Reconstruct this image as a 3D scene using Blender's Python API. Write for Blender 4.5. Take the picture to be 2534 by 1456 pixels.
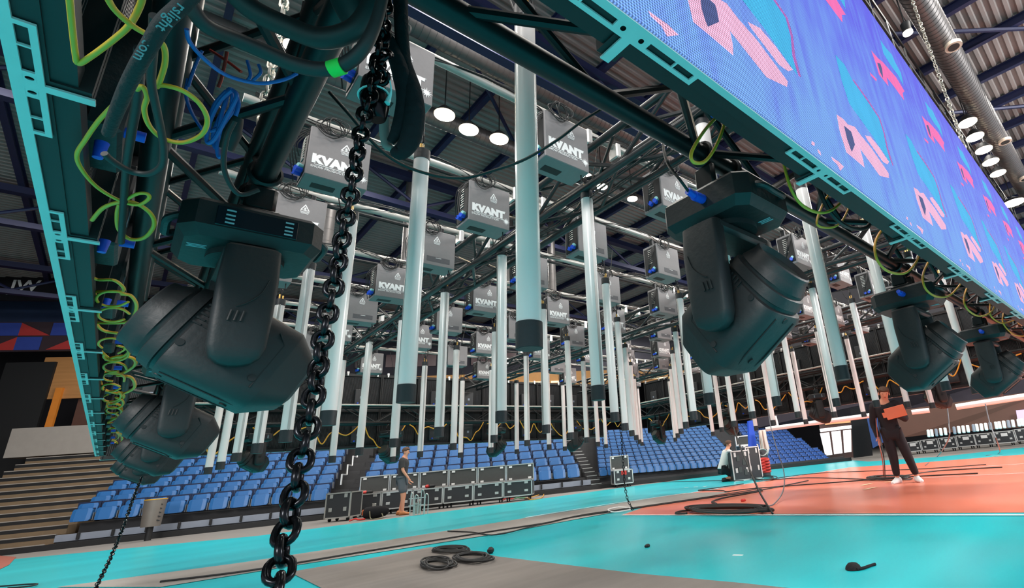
import bpy, bmesh, math, random
from mathutils import Vector, Matrix
for o in list(bpy.data.objects): bpy.data.objects.remove(o)
S = bpy.context.scene
COL = S.collection
random.seed(7)
PI = math.pi
# ------------------------------------------------------------------ camera
W, HH, F, PX, PY, EYE = 2534, 1456, 1224.04, 1594.33, 715.54, 0.80
RM = Matrix(((0.70521794, 0.17155247, 0.68792253), (-0.70323753, 0.29261101, 0.64794735), (-0.09013674, -0.94071704, 0.32699667)))
cd = bpy.data.cameras.new('camera'); cam = bpy.data.objects.new('camera', cd); COL.objects.link(cam)
cd.sensor_fit = 'HORIZONTAL'; cd.sensor_width = 36; cd.lens = F*36/W
cd.shift_x = (W/2-PX)/W; cd.shift_y = (PY-HH/2)/W
cd.clip_start = 0.02; cd.clip_end = 200
r, d, f = RM.col[0], RM.col[1], RM.col[2]
cam.matrix_world = Matrix(((r[0], -d[0], -f[0], 0), (r[1], -d[1], -f[1], 0), (r[2], -d[2], -f[2], EYE), (0, 0, 0, 1)))
S.camera = cam
def wray(p): return RM @ Vector((p[0]-PX, p[1]-PY, F))
def on_z(p, z=0.0):
    w = wray(p); v = w*((z-EYE)/w[2]); v[2] += EYE; return v
def on_y(p, y):
    w = wray(p); v = w*(y/w[1]); v[2] += EYE; return v
def on_x(p, x):
    w = wray(p); v = w*(x/w[0]); v[2] += EYE; return v
# ------------------------------------------------------------------ world, exposure
S.view_settings.view_transform = 'Standard'; S.view_settings.look = 'None'
S.view_settings.gamma = 1; S.view_settings.use_curve_mapping = False
S.view_settings.exposure = 0.0
wd = bpy.data.worlds.new('hall_air'); S.world = wd; wd.use_nodes = True
wd.node_tree.nodes['Background'].inputs[0].default_value = (0.80, 0.88, 1.0, 1)
wd.node_tree.nodes['Background'].inputs[1].default_value = 0.85
def area(name, loc, size, power, color=(1, .95, .88), rot=(0, 0, 0), size_y=None):
    l = bpy.data.lights.new(name, 'AREA'); l.shape = 'RECTANGLE'; l.size = size; l.size_y = size_y or size
    l.energy = power; l.color = color
    o = bpy.data.objects.new(name, l); COL.objects.link(o); o.location = loc; o.rotation_euler = rot; return o
ROOF = 9.4
for ix in range(6):
    for iy in range(5):
        area('bay_light', (-3+ix*6.0, 0.5+iy*5.2, ROOF-0.75), 1.5, 225)
# big soft fill lights added out of view to whiten the light tubes
area('fill_light', (-9, -5, 6.5), 5, 1800, (1, .97, .94), (math.radians(62), 0, math.radians(-52)), 3)
area('fill_light', (14, -5.5, 6.5), 6, 1700, (1, .97, .94), (math.radians(60), 0, math.radians(12)), 3)
# ------------------------------------------------------------------ materials
def lin(c):
    return tuple(((v/255)/12.92 if v/255 <= .04045 else ((v/255+.055)/1.055)**2.4) for v in c)
MATS = {}
def mat(name, rgb, rough=.5, metal=0., var=.12, scale=6., bump=0., spec=.5, stretch=None):
    if name in MATS: return MATS[name]
    m = bpy.data.materials.new(name); m.use_nodes = True; nt = m.node_tree; b = nt.nodes['Principled BSDF']
    b.inputs['Roughness'].default_value = rough; b.inputs['Metallic'].default_value = metal
    b.inputs['Specular IOR Level'].default_value = spec
    c = lin(rgb)
    tc = nt.nodes.new('ShaderNodeTexCoord'); no = nt.nodes.new('ShaderNodeTexNoise'); no.inputs['Scale'].default_value = scale
    no.inputs['Detail'].default_value = 3
    src = tc.outputs['Object']
    if stretch:
        mp = nt.nodes.new('ShaderNodeMapping'); mp.inputs['Scale'].default_value = stretch
        nt.links.new(src, mp.inputs['Vector']); src = mp.outputs['Vector']
    nt.links.new(src, no.inputs['Vector'])
    mx = nt.nodes.new('ShaderNodeMix'); mx.data_type = 'RGBA'
    nt.links.new(no.outputs['Fac'], mx.inputs[0])
    mx.inputs[6].default_value = tuple(max(0, v*(1-var)) for v in c)+(1,)
    mx.inputs[7].default_value = tuple(min(1, v*(1+var)) for v in c)+(1,)
    nt.links.new(mx.outputs[2], b.inputs['Base Color'])
    if bump:
        bp = nt.nodes.new('ShaderNodeBump'); bp.inputs['Strength'].default_value = bump; bp.inputs['Distance'].default_value = .01
        nt.links.new(no.outputs['Fac'], bp.inputs['Height']); nt.links.new(bp.outputs['Normal'], b.inputs['Normal'])
    MATS[name] = m; return m
def emit(name, rgb, strength, base=(20, 20, 20)):
    if name in MATS: return MATS[name]
    m = mat(name, base, .4); b = m.node_tree.nodes['Principled BSDF']
    b.inputs['Emission Color'].default_value = lin(rgb)+(1,); b.inputs['Emission Strength'].default_value = strength
    return m
M_BLK = mat('black_steel', (29, 31, 33), .42, .3, .2, 30, spec=.5)
M_GRID = mat('grid_steel', (54, 56, 58), .36, .45, .2, 20)
M_BLK2 = mat('black_plastic', (44, 46, 49), .5, 0, .12, 60, .15)
M_DARK = mat('dark_body', (22, 23, 25), .6, 0, .2, 12)
M_GREY = mat('grey_powdercoat', (126, 123, 124), .55, .1, .07, 40, .05)
M_GREYD = mat('grey_label', (84, 84, 88), .6, 0, .15, 90)
M_ALU = mat('aluminium', (208, 207, 203), .35, .75, .1, 20)
M_PIPE = mat('silver_pipe', (176, 174, 168), .42, .4, .08, 12, stretch=(1, 1, 8))
M_WHITE = mat('white_paint', (235, 236, 236), .6, 0, .03, 20)
M_TUBE = mat('frosted_tube', (242, 234, 232), .24, 0, .03, 3, spec=.6)
M_BLUEP = mat('blue_plug', (38, 86, 215), .45, 0, .1, 30)
M_CYANP = mat('pale_plug', (150, 205, 205), .5, 0, .1, 30)
M_CABLE = mat('black_rubber', (25, 26, 27), .55, 0, .2, 40)
M_YG = mat('yellow_green_sheath', (205, 160, 44), .5, 0, .22, 1.6)
M_YEL = mat('yellow_sheath', (226, 162, 48), .5, 0, .15, 2.5)
M_BLUEC = mat('blue_sheath', (50, 98, 176), .5, 0, .15, 5)
M_RED = mat('red_plastic', (196, 48, 40), .5, 0, .12, 12)
M_GREENT = mat('green_tape', (40, 196, 70), .6, 0, .1, 20)
M_CHAIN = mat('black_chain', (26, 28, 31), .22, .85, .25, 40)
M_ZINC = mat('zinc_chain', (180, 176, 165), .4, .7, .15, 20)
M_CLOTH = mat('black_fabric', (30, 30, 33), .9, 0, .25, 60, .4, spec=.2)
M_PROF = mat('led_profile', (188, 196, 196), .5, .1, .08, 14, .05)
M_SEAT = mat('blue_seat', (42, 102, 164), .38, 0, .1, 4)
M_SEATD = mat('navy_seat', (28, 52, 100), .5, 0, .15, 4)
M_NAVY = mat('navy_steel', (26, 32, 66), .5, .2, .15, 4)
M_DUCT = mat('spiral_duct', (88, 86, 86), .45, .5, .1, 8)
M_BRASS = mat('brass', (196, 160, 90), .35, .8, .1, 30)
# ------------------------------------------------------------------ mesh builder
class MB:
    def __init__(s): s.v = []; s.f = []; s.mi = []; s.sm = []
    def add(s, vs, fs, mi=0, smooth=False):
        n = len(s.v); s.v += [tuple(v) for v in vs]
        for f_ in fs: s.f.append(tuple(n+i for i in f_)); s.mi.append(mi); s.sm.append(smooth)
        return s
    def box(s, c, size, mi=0, rot=None, bev=0):
        x, y, z = size[0]/2, size[1]/2, size[2]/2
        if bev:
            b = min(bev, x*.9, y*.9, z*.9); P = []
            for sx in (-1, 1):
                for sy in (-1, 1):
                    for sz in (-1, 1):
                        P += [(sx*(x-b), sy*(y-b), sz*z), (sx*(x-b), sy*y, sz*(z-b)), (sx*x, sy*(y-b), sz*(z-b))]
            bm = bmesh.new(); vs = [bm.verts.new(p) for p in P]
            bmesh.ops.convex_hull(bm, input=vs); bmesh.ops.dissolve_limit(bm, angle_limit=.02, verts=bm.verts, edges=bm.edges)
            bm.verts.index_update()
            vs = [v.co.copy() for v in bm.verts]; fs = [[v.index for v in f_.verts] for f_ in bm.faces]; bm.free()
        else:
            vs = [Vector((i*x, j*y, k*z)) for i in (-1, 1) for j in (-1, 1) for k in (-1, 1)]
            fs = [(0, 1, 3, 2), (4, 6, 7, 5), (0, 4, 5, 1), (2, 3, 7, 6), (0, 2, 6, 4), (1, 5, 7, 3)]
        c = Vector(c)
        if rot is not None: vs = [rot @ v for v in vs]
        return s.add([v+c for v in vs], fs, mi)
    def box2(s, a, b, mi=0, bev=0):
        return s.box([(a[i]+b[i])/2 for i in range(3)], [abs(a[i]-b[i]) for i in range(3)], mi, bev=bev)
    def tube(s, path, r, n=8, mi=0, closed=False, caps=True, smooth=True):
        P = [Vector(p) for p in path]; m = len(P); rr = r if isinstance(r, (list, tuple)) else [r]*m
        vs = []; up = None
        for i in range(m):
            if closed: t = P[(i+1) % m]-P[i-1]
            else: t = P[min(i+1, m-1)]-P[max(i-1, 0)]
            if t.length < 1e-9: t = Vector((0, 0, 1))
            t.normalize()
            if up is None:
                up = Vector((0, 0, 1)) if abs(t.z) < .9 else Vector((1, 0, 0))
            a = t.cross(up)
            if a.length < 1e-6: a = t.orthogonal()
            a.normalize(); b = a.cross(t); up = b
            for k in range(n):
                q = 2*PI*k/n; vs.append(P[i]+(a*math.cos(q)+b*math.sin(q))*rr[i])
        fs = []
        for i in range(m if closed else m-1):
            j = (i+1) % m
            for k in range(n):
                l = (k+1) % n; fs.append((i*n+k, i*n+l, j*n+l, j*n+k))
        s.add(vs, fs, mi, smooth)
        if caps and not closed:
            n0 = len(s.v)-len(vs)
            s.f.append(tuple(n0+k for k in range(n))[::-1]); s.mi.append(mi); s.sm.append(False)
            s.f.append(tuple(n0+(m-1)*n+k for k in range(n))); s.mi.append(mi); s.sm.append(False)
        return s
    def cyl(s, a, b, r, n=12, mi=0, r2=None, smooth=True): return s.tube([a, b], [r, r if r2 is None else r2], n, mi, smooth=smooth)
    def loft(s, rings, mi=0, smooth=True, caps=True):
        n = len(rings[0]); vs = [v for rg in rings for v in rg]; fs = []
        for i in range(len(rings)-1):
            for k in range(n):
                l = (k+1) % n; fs.append((i*n+k, i*n+l, (i+1)*n+l, (i+1)*n+k))
        s.add(vs, fs, mi, smooth)
        if caps:
            n0 = len(s.v)-len(vs)
            s.f.append(tuple(n0+k for k in range(n))[::-1]); s.mi.append(mi); s.sm.append(False)
            s.f.append(tuple(n0+(len(rings)-1)*n+k for k in range(n))); s.mi.append(mi); s.sm.append(False)
        return s
    def poly(s, pts, h, mi=0):     # flat polygon with thickness along z (downwards)
        n = len(pts); top = [Vector(p) for p in pts]; bot = [p-Vector((0, 0, h)) for p in top]
        ar = sum(top[i].x*top[(i+1) % n].y-top[(i+1) % n].x*top[i].y for i in range(n))
        if ar < 0: top.reverse(); bot.reverse()
        fs = [tuple(range(n)), tuple(range(2*n-1, n-1, -1))]+[(i, n+i, n+(i+1) % n, (i+1) % n) for i in range(n)]
        return s.add(top+bot, fs, mi)
    def build(s, name, mats, parent=None, loc=None, rot=None):
        me = bpy.data.meshes.new(name); me.from_pydata(s.v, [], s.f)
        if not isinstance(mats, (list, tuple)): mats = [mats]
        for m in mats: me.materials.append(m)
        me.polygons.foreach_set('material_index', s.mi); me.polygons.foreach_set('use_smooth', s.sm)
        me.update()
        if any(s.sm): me.set_sharp_from_angle(angle=math.radians(38))
        o = bpy.data.objects.new(name, me); COL.objects.link(o)
        if parent: o.parent = parent
        if loc is not None: o.location = loc
        if rot is not None: o.rotation_euler = rot
        return o
def tag(o, label, cat, group=None, kind=None):
    if label: o['label'] = label
    if cat: o['category'] = cat
    if group: o['group'] = group
    if kind: o['kind'] = kind
    return o
def thing(name, label, cat, loc=(0, 0, 0), rz=0, group=None):
    o = bpy.data.objects.new(name, None); COL.objects.link(o); o.location = loc; o.rotation_euler = (0, 0, rz)
    o.empty_display_size = .05
    return tag(o, label, cat, group)
def struct(o): o['kind'] = 'structure'; return o
KIDS = {}
def index_kids():
    KIDS.clear()
    for o in COL.objects:
        if o.parent: KIDS.setdefault(o.parent.name, []).append(o)
def dup(src, loc, rz=None, label=None, group=None, skip=()):
    r = src.copy(); COL.objects.link(r); r.location = loc
    if rz is not None: r.rotation_euler = (0, 0, rz)
    if label: r['label'] = label
    if group: r['group'] = group
    for ch in KIDS.get(src.name, []):
        if ch.name.split('.')[0] in skip: continue
        c = ch.copy(); COL.objects.link(c); c.parent = r
        for g in KIDS.get(ch.name, []):
            e = g.copy(); COL.objects.link(e); e.parent = c
    return r
def sl(a, w, h, n, k=28):  # superellipse ring in local YZ plane at x=a
    out = []
    for i in range(k):
        q = 2*PI*i/k; c, s_ = math.cos(q), math.sin(q)
        out.append(Vector((a, w*math.copysign(abs(c)**(2/n), c), h*math.copysign(abs(s_)**(2/n), s_))))
    return out
def smooth_path(pts, k=6, closed=False):
    P = [Vector(p) for p in pts]; n = len(P); out = []
    for i in range(n if closed else n-1):
        p0 = P[i-1] if (i > 0 or closed) else P[0]; p1 = P[i]; p2 = P[(i+1) % n]; p3 = P[(i+2) % n] if (closed or i+2 < n) else P[-1]
        for j in range(k):
            t = j/k
            out.append(.5*((2*p1)+(-p0+p2)*t+(2*p0-5*p1+4*p2-p3)*t*t+(-p0+3*p1-3*p2+p3)*t**3))
    if not closed: out.append(P[-1])
    return out
TXT = {}
def text_mesh(s, size, bold=0., spacing=1.):
    key = (s, size, bold, spacing)
    if key not in TXT:
        c = bpy.data.curves.new('lettering', 'FONT'); c.body = s; c.size = size; c.extrude = .0004; c.offset = bold*size
        c.align_x = 'CENTER'; c.align_y = 'CENTER'; c.space_character = spacing; c.resolution_u = 3
        o = bpy.data.objects.new('tmp', c); COL.objects.link(o)
        dg = bpy.context.evaluated_depsgraph_get(); dg.update()
        me = bpy.data.meshes.new_from_object(o.evaluated_get(dg)); bpy.data.objects.remove(o); TXT[key] = me
    return TXT[key]
def lettering(s, size, m, parent, loc, rot=(PI/2, 0, 0), bold=0., name='lettering', spacing=1.):
    me = text_mesh(s, size, bold, spacing).copy(); me.materials.clear(); me.materials.append(m)
    o = bpy.data.objects.new(name, me); COL.objects.link(o); o.parent = parent; o.location = loc; o.rotation_euler = rot
    return o
ORD = 'first second third fourth fifth sixth seventh eighth ninth tenth eleventh twelfth thirteenth fourteenth fifteenth sixteenth seventeenth eighteenth nineteenth twentieth'.split()
def nth(i): return ORD[i] if i < 20 else ('twenty-'+ORD[i-20] if i < 29 else 'thirty-'+ORD[i-30])
# ================================================================== THE HALL
M_CONC = mat('grey_floor', (128, 124, 120), .6, 0, .08, 1.2)
M_TEAL = mat('teal_court', (22, 184, 194), .30, 0, .20, .55, stretch=(.5, 2.0, 1))  # stretched noise paints dark bands of shadow and reflection into the teal
M_ORNG = mat('salmon_court', (232, 130, 104), .27, 0, .05, .9, stretch=(1.6, .5, 1))
M_MAT = mat('grey_carpet', (122, 117, 113), .85, 0, .2, 2.5, .3, spec=.2, stretch=(.6, 2.4, 1))
M_MATB = mat('grey_runner', (146, 142, 138), .7, 0, .06, 3, spec=.3)
M_WALLD = mat('dark_wall', (34, 34, 40), .85, 0, .25, 1.2)
M_WALLB = mat('brown_wall', (96, 66, 56), .8, 0, .15, 2)
M_STEP = mat('timber_step', (116, 98, 76), .6, 0, .18, 3, stretch=(.3, 4, 1))
M_STEPG = mat('grey_step', (150, 144, 138), .6, 0, .1, 5)
M_STAND = mat('stand_steel', (58, 58, 60), .6, .2, .2, 4)
M_STANDL = mat('stand_fascia', (138, 146, 160), .5, .2, .15, 3)
fl = MB().box2((-14, -6, -.1), (46, 40, 0)).build('floor', M_CONC); struct(fl)
def sheet(name, px, z, m, label, cat, extra=()):
    pts = [on_z(p, 0) for p in px]+[Vector(e) for e in extra]
    o = MB().poly([(p.x, p.y, z) for p in pts], .0025).build(name, m); return tag(o, label, cat)
# teal court all around, then everything that lies on it
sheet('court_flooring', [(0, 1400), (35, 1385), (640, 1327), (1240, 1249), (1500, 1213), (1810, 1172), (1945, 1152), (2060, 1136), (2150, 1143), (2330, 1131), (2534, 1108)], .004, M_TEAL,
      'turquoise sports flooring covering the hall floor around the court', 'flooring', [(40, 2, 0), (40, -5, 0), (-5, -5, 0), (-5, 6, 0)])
sheet('court_field', [(1540, 1276), (1690, 1224), (1960, 1181), (2100, 1158), (2230, 1150), (2534, 1126)], .008, M_ORNG,
      'salmon orange playing field of the volleyball court', 'flooring', [(30, -2, 0), (6.4, -2.6, 0)])
sheet('grey_runner', [(141, 1456), (600, 1395), (957, 1340), (1320, 1281), (1696, 1222), (1807, 1219), (1758, 1230), (1508, 1272), (1240, 1322), (760, 1397), (397, 1456)], .012, M_MATB,
      'long narrow grey runner laid across the turquoise floor', 'carpet')
sheet('grey_carpet', [(716, 1419), (900, 1388), (1065, 1357), (1150, 1362), (1231, 1381), (1400, 1402), (1575, 1424), (1840, 1449), (2300, 1500), (2300, 1700), (1200, 1700), (789, 1456)], .012, M_MAT,
      'wrinkled grey carpet lying on the floor in the foreground', 'carpet')
sheet('red_carpet', [(-60, 1440), (-60, 1372), (8, 1378), (40, 1380), (22, 1400)], .0125, mat('red_carpet', (150, 84, 70), .8), 'reddish brown floor patch at the far left edge of the turquoise floor', 'carpet')
def stripe(px, w, name='court_line', label='', z=.0145, m=M_WHITE):
    P = [on_z(p, z) for p in px]; mb = MB()
    for a, b in zip(P, P[1:]):
        n = (b-a).cross(Vector((0, 0, 1))).normalized()*w/2
        mb.poly([a-n, b-n, b+n, a+n], .001)
    return tag(mb.build(name, m), label, 'court line')
stripe([(1540, 1275), (2534, 1274.5), (3400, 1274)], .05, label='long white court line between turquoise floor and salmon field')
stripe([(1300, 1281), (1500, 1249), (1696, 1221)], .05, label='white line along the upper edge of the grey runner')
stripe([(1690, 1223), (1960, 1180.5), (2100, 1157.5)], .05, label='white line between the far turquoise border and the salmon field')
stripe([(2260, 1184), (2534, 1171)], .03, label='upper thin white line across the salmon field at the right')
stripe([(2270, 1166), (2534, 1148)], .03, label='far thin white line across the salmon field at the right')
for k, (a, b) in enumerate([((2130, 1202), (2157, 1197)), ((2138, 1212), (2167, 1206)), ((2190, 1194), (2208, 1192)), ((2455, 1130), (2480, 1127))]):
    stripe([a, b], .06, 'tape_strip', 'short pale tape strip on the salmon field, '+['farther of the pair by the white shoes', 'nearer of the pair by the white shoes', 'just behind the white shoes', 'far right by the black cases'][k], .0165, mat('pale_tape', (245, 214, 170), .6))
for k in range(3):
    x = 1694+k*23; stripe([(x, 1207-k*1.2), (x+9, 1206.4-k*1.2)], .07, 'tape_strip', 'small white tape dash on the far turquoise floor, '+nth(k)+' from the left of three', .0075)
# ------------------------------------------------------------------ walls (beyond the stands), left open towards the viewer
struct(MB().box2((-14, 39.8, 0), (46, 40, 9.6)).build('wall_back', M_WALLD))
struct(MB().box2((-14.2, 12, 0), (-14, 40, 9.6)).build('wall_left', M_WALLD))
struct(MB().box2((45.8, -6, 0), (46, 40, 9.6)).build('wall_right', M_WALLD))
# ------------------------------------------------------------------ ceiling: corrugated deck, ridges along X
mb = MB(); vs = []; fs = []; y = -6; pr = [(0, 0), (.07, 0), (.10, .06), (.17, .06), (.20, 0)]
ys = []
while y < 40:
    for a, b in pr[:4]: ys.append((y+a, ROOF+b))
    y += .20
for x in (-14, 46):
    for a, b in ys: vs.append((x, a, b))
n = len(ys); fs = [(i, i+1, n+i+1, n+i) for i in range(n-1)]
mb.add(vs, fs); struct(mb.build('ceiling', mat('roof_deck', (128, 122, 120), .65, .1, .12, .8)))
k = 0
for i in range(26):
    x = -6.2+i*1.55
    b = MB(); z1 = ROOF-.01
    b.box2((x-.06, -5.5, z1-.02), (x+.06, 38, z1)); b.box2((x-.012, -5.5, z1-.2), (x+.012, 38, z1-.02)); b.box2((x-.06, -5.5, z1-.22), (x+.06, 38, z1-.2))
    struct(b.build('trim_%d' % (i+1), M_NAVY))
def roof_truss(y, i):
    t = thing('roof_truss', 'navy steel roof truss, %s from the viewer' % nth(i), 'roof truss', (0, y, 0), 0, 'roof trusses')
    MB().box2((-13, -.12, ROOF-.42), (45, .12, ROOF-.23)).build('chord', M_NAVY, t)
    MB().box2((-13, -.10, ROOF-1.35), (45, .10, ROOF-1.2)).build('chord', M_NAVY, t)
    br = MB(); x = -12
    while x < 44:
        br.cyl((x, 0, ROOF-1.2), (x+1.4, 0, ROOF-.42), .045, 6); br.cyl((x+1.4, 0, ROOF-.42), (x+2.8, 0, ROOF-1.2), .045, 6); x += 2.8
    br.build('bracing', M_NAVY, t)
for i, y in enumerate((-3.2, 3.4, 6.6, 13.0, 19.5, 26)): roof_truss(y, i)
def wind_brace(a, b, lab):
    tag(MB().cyl(a, b, .05, 6).build('roof_brace', M_NAVY), lab, 'brace')
zb = ROOF-.26
wind_brace((9.9, 2.0, zb), (15.4, -3.1, zb), 'diagonal navy roof brace nearest the hanging zinc chain')
wind_brace((13, 3.2, zb), (19, -3.1, zb), 'diagonal navy roof brace in the upper right corner, farther from the zinc chain')
wind_brace((3.0, 7.2, zb), (9.2, 12.8, zb), 'diagonal navy roof brace above the row of hall lamps')
def duct(name, a, b, r, label, ribs=.12):
    t = thing(name, label, 'duct'); MB().cyl(a, b, r, 24).build('pipe', M_DUCT, t)
    A, B = Vector(a), Vector(b); L = (B-A).length; m = MB(); n = int(L/ribs)
    for i in range(n):
        p = A.lerp(B, (i+.5)/n); q = p+(B-A).normalized()*.012; m.cyl(p, q, r*1.03, 24)
    rb = m.build('spiral_seams', M_DUCT, t); return t
duct('air_duct', (8.0, .78, 8.15), (24, .78, 8.15), .24, 'thick grey spiral air duct under the roof right of the video wall')
duct('air_duct', (-4, 7.2, 8.5), (10.5, 7.2, 8.5), .22, 'nearer grey spiral air duct above the hanging light tubes')
duct('air_duct', (-4, 9.4, 8.5), (14, 9.4, 8.5), .20, 'farther grey spiral air duct above the hanging light tubes')
for k, (x, yy) in enumerate([(4.6, 13.2), (7.9, 13.4), (9.3, 13.0), (2.6, 12.8)]):
    duct('drop_pipe', (x, yy, 6.3), (x, yy, ROOF), .13, 'dark vertical drop pipe below the roof, '+['middle left', 'middle right', 'far right', 'far left'][k]+' of the four', .3)
for k, x in enumerate((10.0, 14.9, 17.9)):
    t = thing('air_diffuser', 'round pale air diffuser under the right hand duct, %s from the viewer' % nth(k), 'air diffuser', (x, .62, 7.86), 0, 'duct diffusers')
    MB().cyl((0, 0, 0), (0, 0, -.07), .15, 24).build('rim', mat('cream_metal', (190, 176, 160), .5), t)
    MB().cyl((0, 0, -.071), (0, 0, -.08), .10, 24).build('core', M_DARK, t)
# catwalk beside the duct
t = thing('catwalk', 'dark lighting catwalk under the roof just right of the video wall', 'catwalk', (8.0, 1.75, 7.5))
MB().box2((-3, -.35, 0), (14, .35, .12)).build('deck', M_DARK, t)
g = MB()
for s in (-.35, .35):
    for z in (.45, .9): g.cyl((-3, s, z), (14, s, z), .025, 6)
    for q in range(18): g.cyl((-3+q, s, .1), (-3+q, s, .9), .02, 6)
g.build('railing', M_DARK, t)
h = MB()
for q in range(12): h.box((-2.5+q*1.4, -.2, -.22), (.28, .28, .4), rot=Matrix.Rotation(.4*(q % 3-1), 3, 'Y'))
h.build('stage_lamps', M_DARK, t)
# ------------------------------------------------------------------ hall lamps that show in the picture
M_LAMP = emit('lamp_glow', (255, 232, 196), 60)
def hall_lamp(p, lab, z=8.05, w=.36, l=.26, grp=None, rz=0):
    c = on_z(p, z); t = thing('hall_lamp', lab, 'ceiling lamp', c, rz, grp)
    MB().tube([(0, 0, .015), (0, 0, .08), (0, 0, .20)], [max(w, l)*.60, max(w, l)*.5, .08], 24).build('housing', M_DARK, t)
    MB().cyl((0, 0, -.006), (0, 0, .02), max(w, l)*.56, 24).build('glass', M_LAMP, t)
    MB().cyl((0, 0, .2), (0, 0, ROOF-z-.02), .012, 6).build('rod', M_DARK, t)
hall_lamp((730, 117), 'glowing hall lamp seen through the black truss at upper left', 7.9, .3, .3)
for k, p in enumerate([(1100, 285), (1160, 322), (1235, 345)]): hall_lamp(p, 'glowing hall lamp, %s of the bright trio left of the nearest light tube' % nth(k), grp='bright trio of hall lamps')
for k, p in enumerate([(1450, 437), (1490, 463), (1565, 493)]): hall_lamp(p, 'glowing hall lamp, %s of the trio beside the black truss right of the nearest tube' % nth(k), w=.26, grp='hall lamps beyond the truss')
for k, p in enumerate([(2395, 305), (2413, 340), (2435, 372), (2452, 402), (2470, 430)]): hall_lamp(p, 'glowing hall lamp under the duct right of the video wall, %s from the viewer' % nth(k), 7.6, .34, .3, 'hall lamps under the duct')
hall_lamp((2508, 503), 'long glowing hall lamp at the right edge, lowest of the right hand lamps', 7.6, .55, .28)
hall_lamp((2247, 82), 'small bright lamp on the dark catwalk above the video wall', 7.3, .14, .12)
# ================================================================== THE RING OF LED WALLS
ZL, ZT, PIT = 1.511, 2.92, .735
M_SCR = {}
def screen_mat(name, rgb, s, rgb2=None):
    if name in MATS: return MATS[name]
    m = bpy.data.materials.new(name); m.use_nodes = True; nt = m.node_tree; b = nt.nodes['Principled BSDF']; N = nt.nodes.new; Lk = nt.links.new
    b.inputs['Base Color'].default_value = (.01, .01, .012, 1); b.inputs['Roughness'].default_value = .9; b.inputs['Specular IOR Level'].default_value = .05
    tc = N('ShaderNodeTexCoord'); sp = N('ShaderNodeSeparateXYZ'); Lk(tc.outputs['Object'], sp.inputs[0])
    fac = []
    for ax in (0, 2):
        mu = N('ShaderNodeMath'); mu.operation = 'MULTIPLY'; mu.inputs[1].default_value = 2*PI/.0072; Lk(sp.outputs[ax], mu.inputs[0])
        si = N('ShaderNodeMath'); si.operation = 'SINE'; Lk(mu.outputs[0], si.inputs[0]); fac.append(si)
    ad = N('ShaderNodeMath'); ad.operation = 'ADD'; Lk(fac[0].outputs[0], ad.inputs[0]); Lk(fac[1].outputs[0], ad.inputs[1])
    mr = N('ShaderNodeMapRange'); mr.inputs[1].default_value = -1.2; mr.inputs[2].default_value = 1.6; mr.inputs[3].default_value = .42*s; mr.inputs[4].default_value = 1.75*s
    Lk(ad.outputs[0], mr.inputs[0])
    no = N('ShaderNodeTexNoise'); mp = N('ShaderNodeMapping'); mp.inputs['Scale'].default_value = (7, 1, 1.6); no.inputs['Scale'].default_value = 2.2; no.inputs['Detail'].default_value = 5
    Lk(tc.outputs['Object'], mp.inputs[0]); Lk(mp.outputs[0], no.inputs['Vector'])
    mx = N('ShaderNodeMix'); mx.data_type = 'RGBA'
    if rgb2:
        g = N('ShaderNodeMapRange'); g.inputs[1].default_value = 0; g.inputs[2].default_value = 1.44; Lk(sp.outputs[2], g.inputs[0])
        a2 = N('ShaderNodeMath'); a2.operation = 'ADD'; Lk(g.outputs[0], a2.inputs[0])
        m2 = N('ShaderNodeMath'); m2.operation = 'MULTIPLY_ADD'; m2.inputs[1].default_value = 1.6; m2.inputs[2].default_value = -.8; Lk(no.outputs['Fac'], m2.inputs[0]); Lk(m2.outputs[0], a2.inputs[1]); a2.use_clamp = True
        Lk(a2.outputs[0], mx.inputs[0])
    else: Lk(no.outputs['Fac'], mx.inputs[0])
    mx.inputs[6].default_value = lin(rgb)+(1,); mx.inputs[7].default_value = lin(rgb2 or tuple(int(v*.85) for v in rgb))+(1,)
    Lk(mx.outputs[2], b.inputs['Emission Color']); Lk(mr.outputs[0], b.inputs['Emission Strength'])
    MATS[name] = m; return m
SB = screen_mat('screen_blue', (112, 158, 232), 1.1, (92, 92, 222))
SP = screen_mat('screen_pink', (252, 188, 222), 1.1)
SPH = screen_mat('screen_hot_pink', (252, 112, 186), 1.1)
SC = screen_mat('screen_cyan', (66, 186, 242), 1.1)
SI = screen_mat('screen_slate', (84, 98, 158), .9)
SPL = screen_mat('screen_outline', (190, 110, 200), 1.0)
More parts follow.
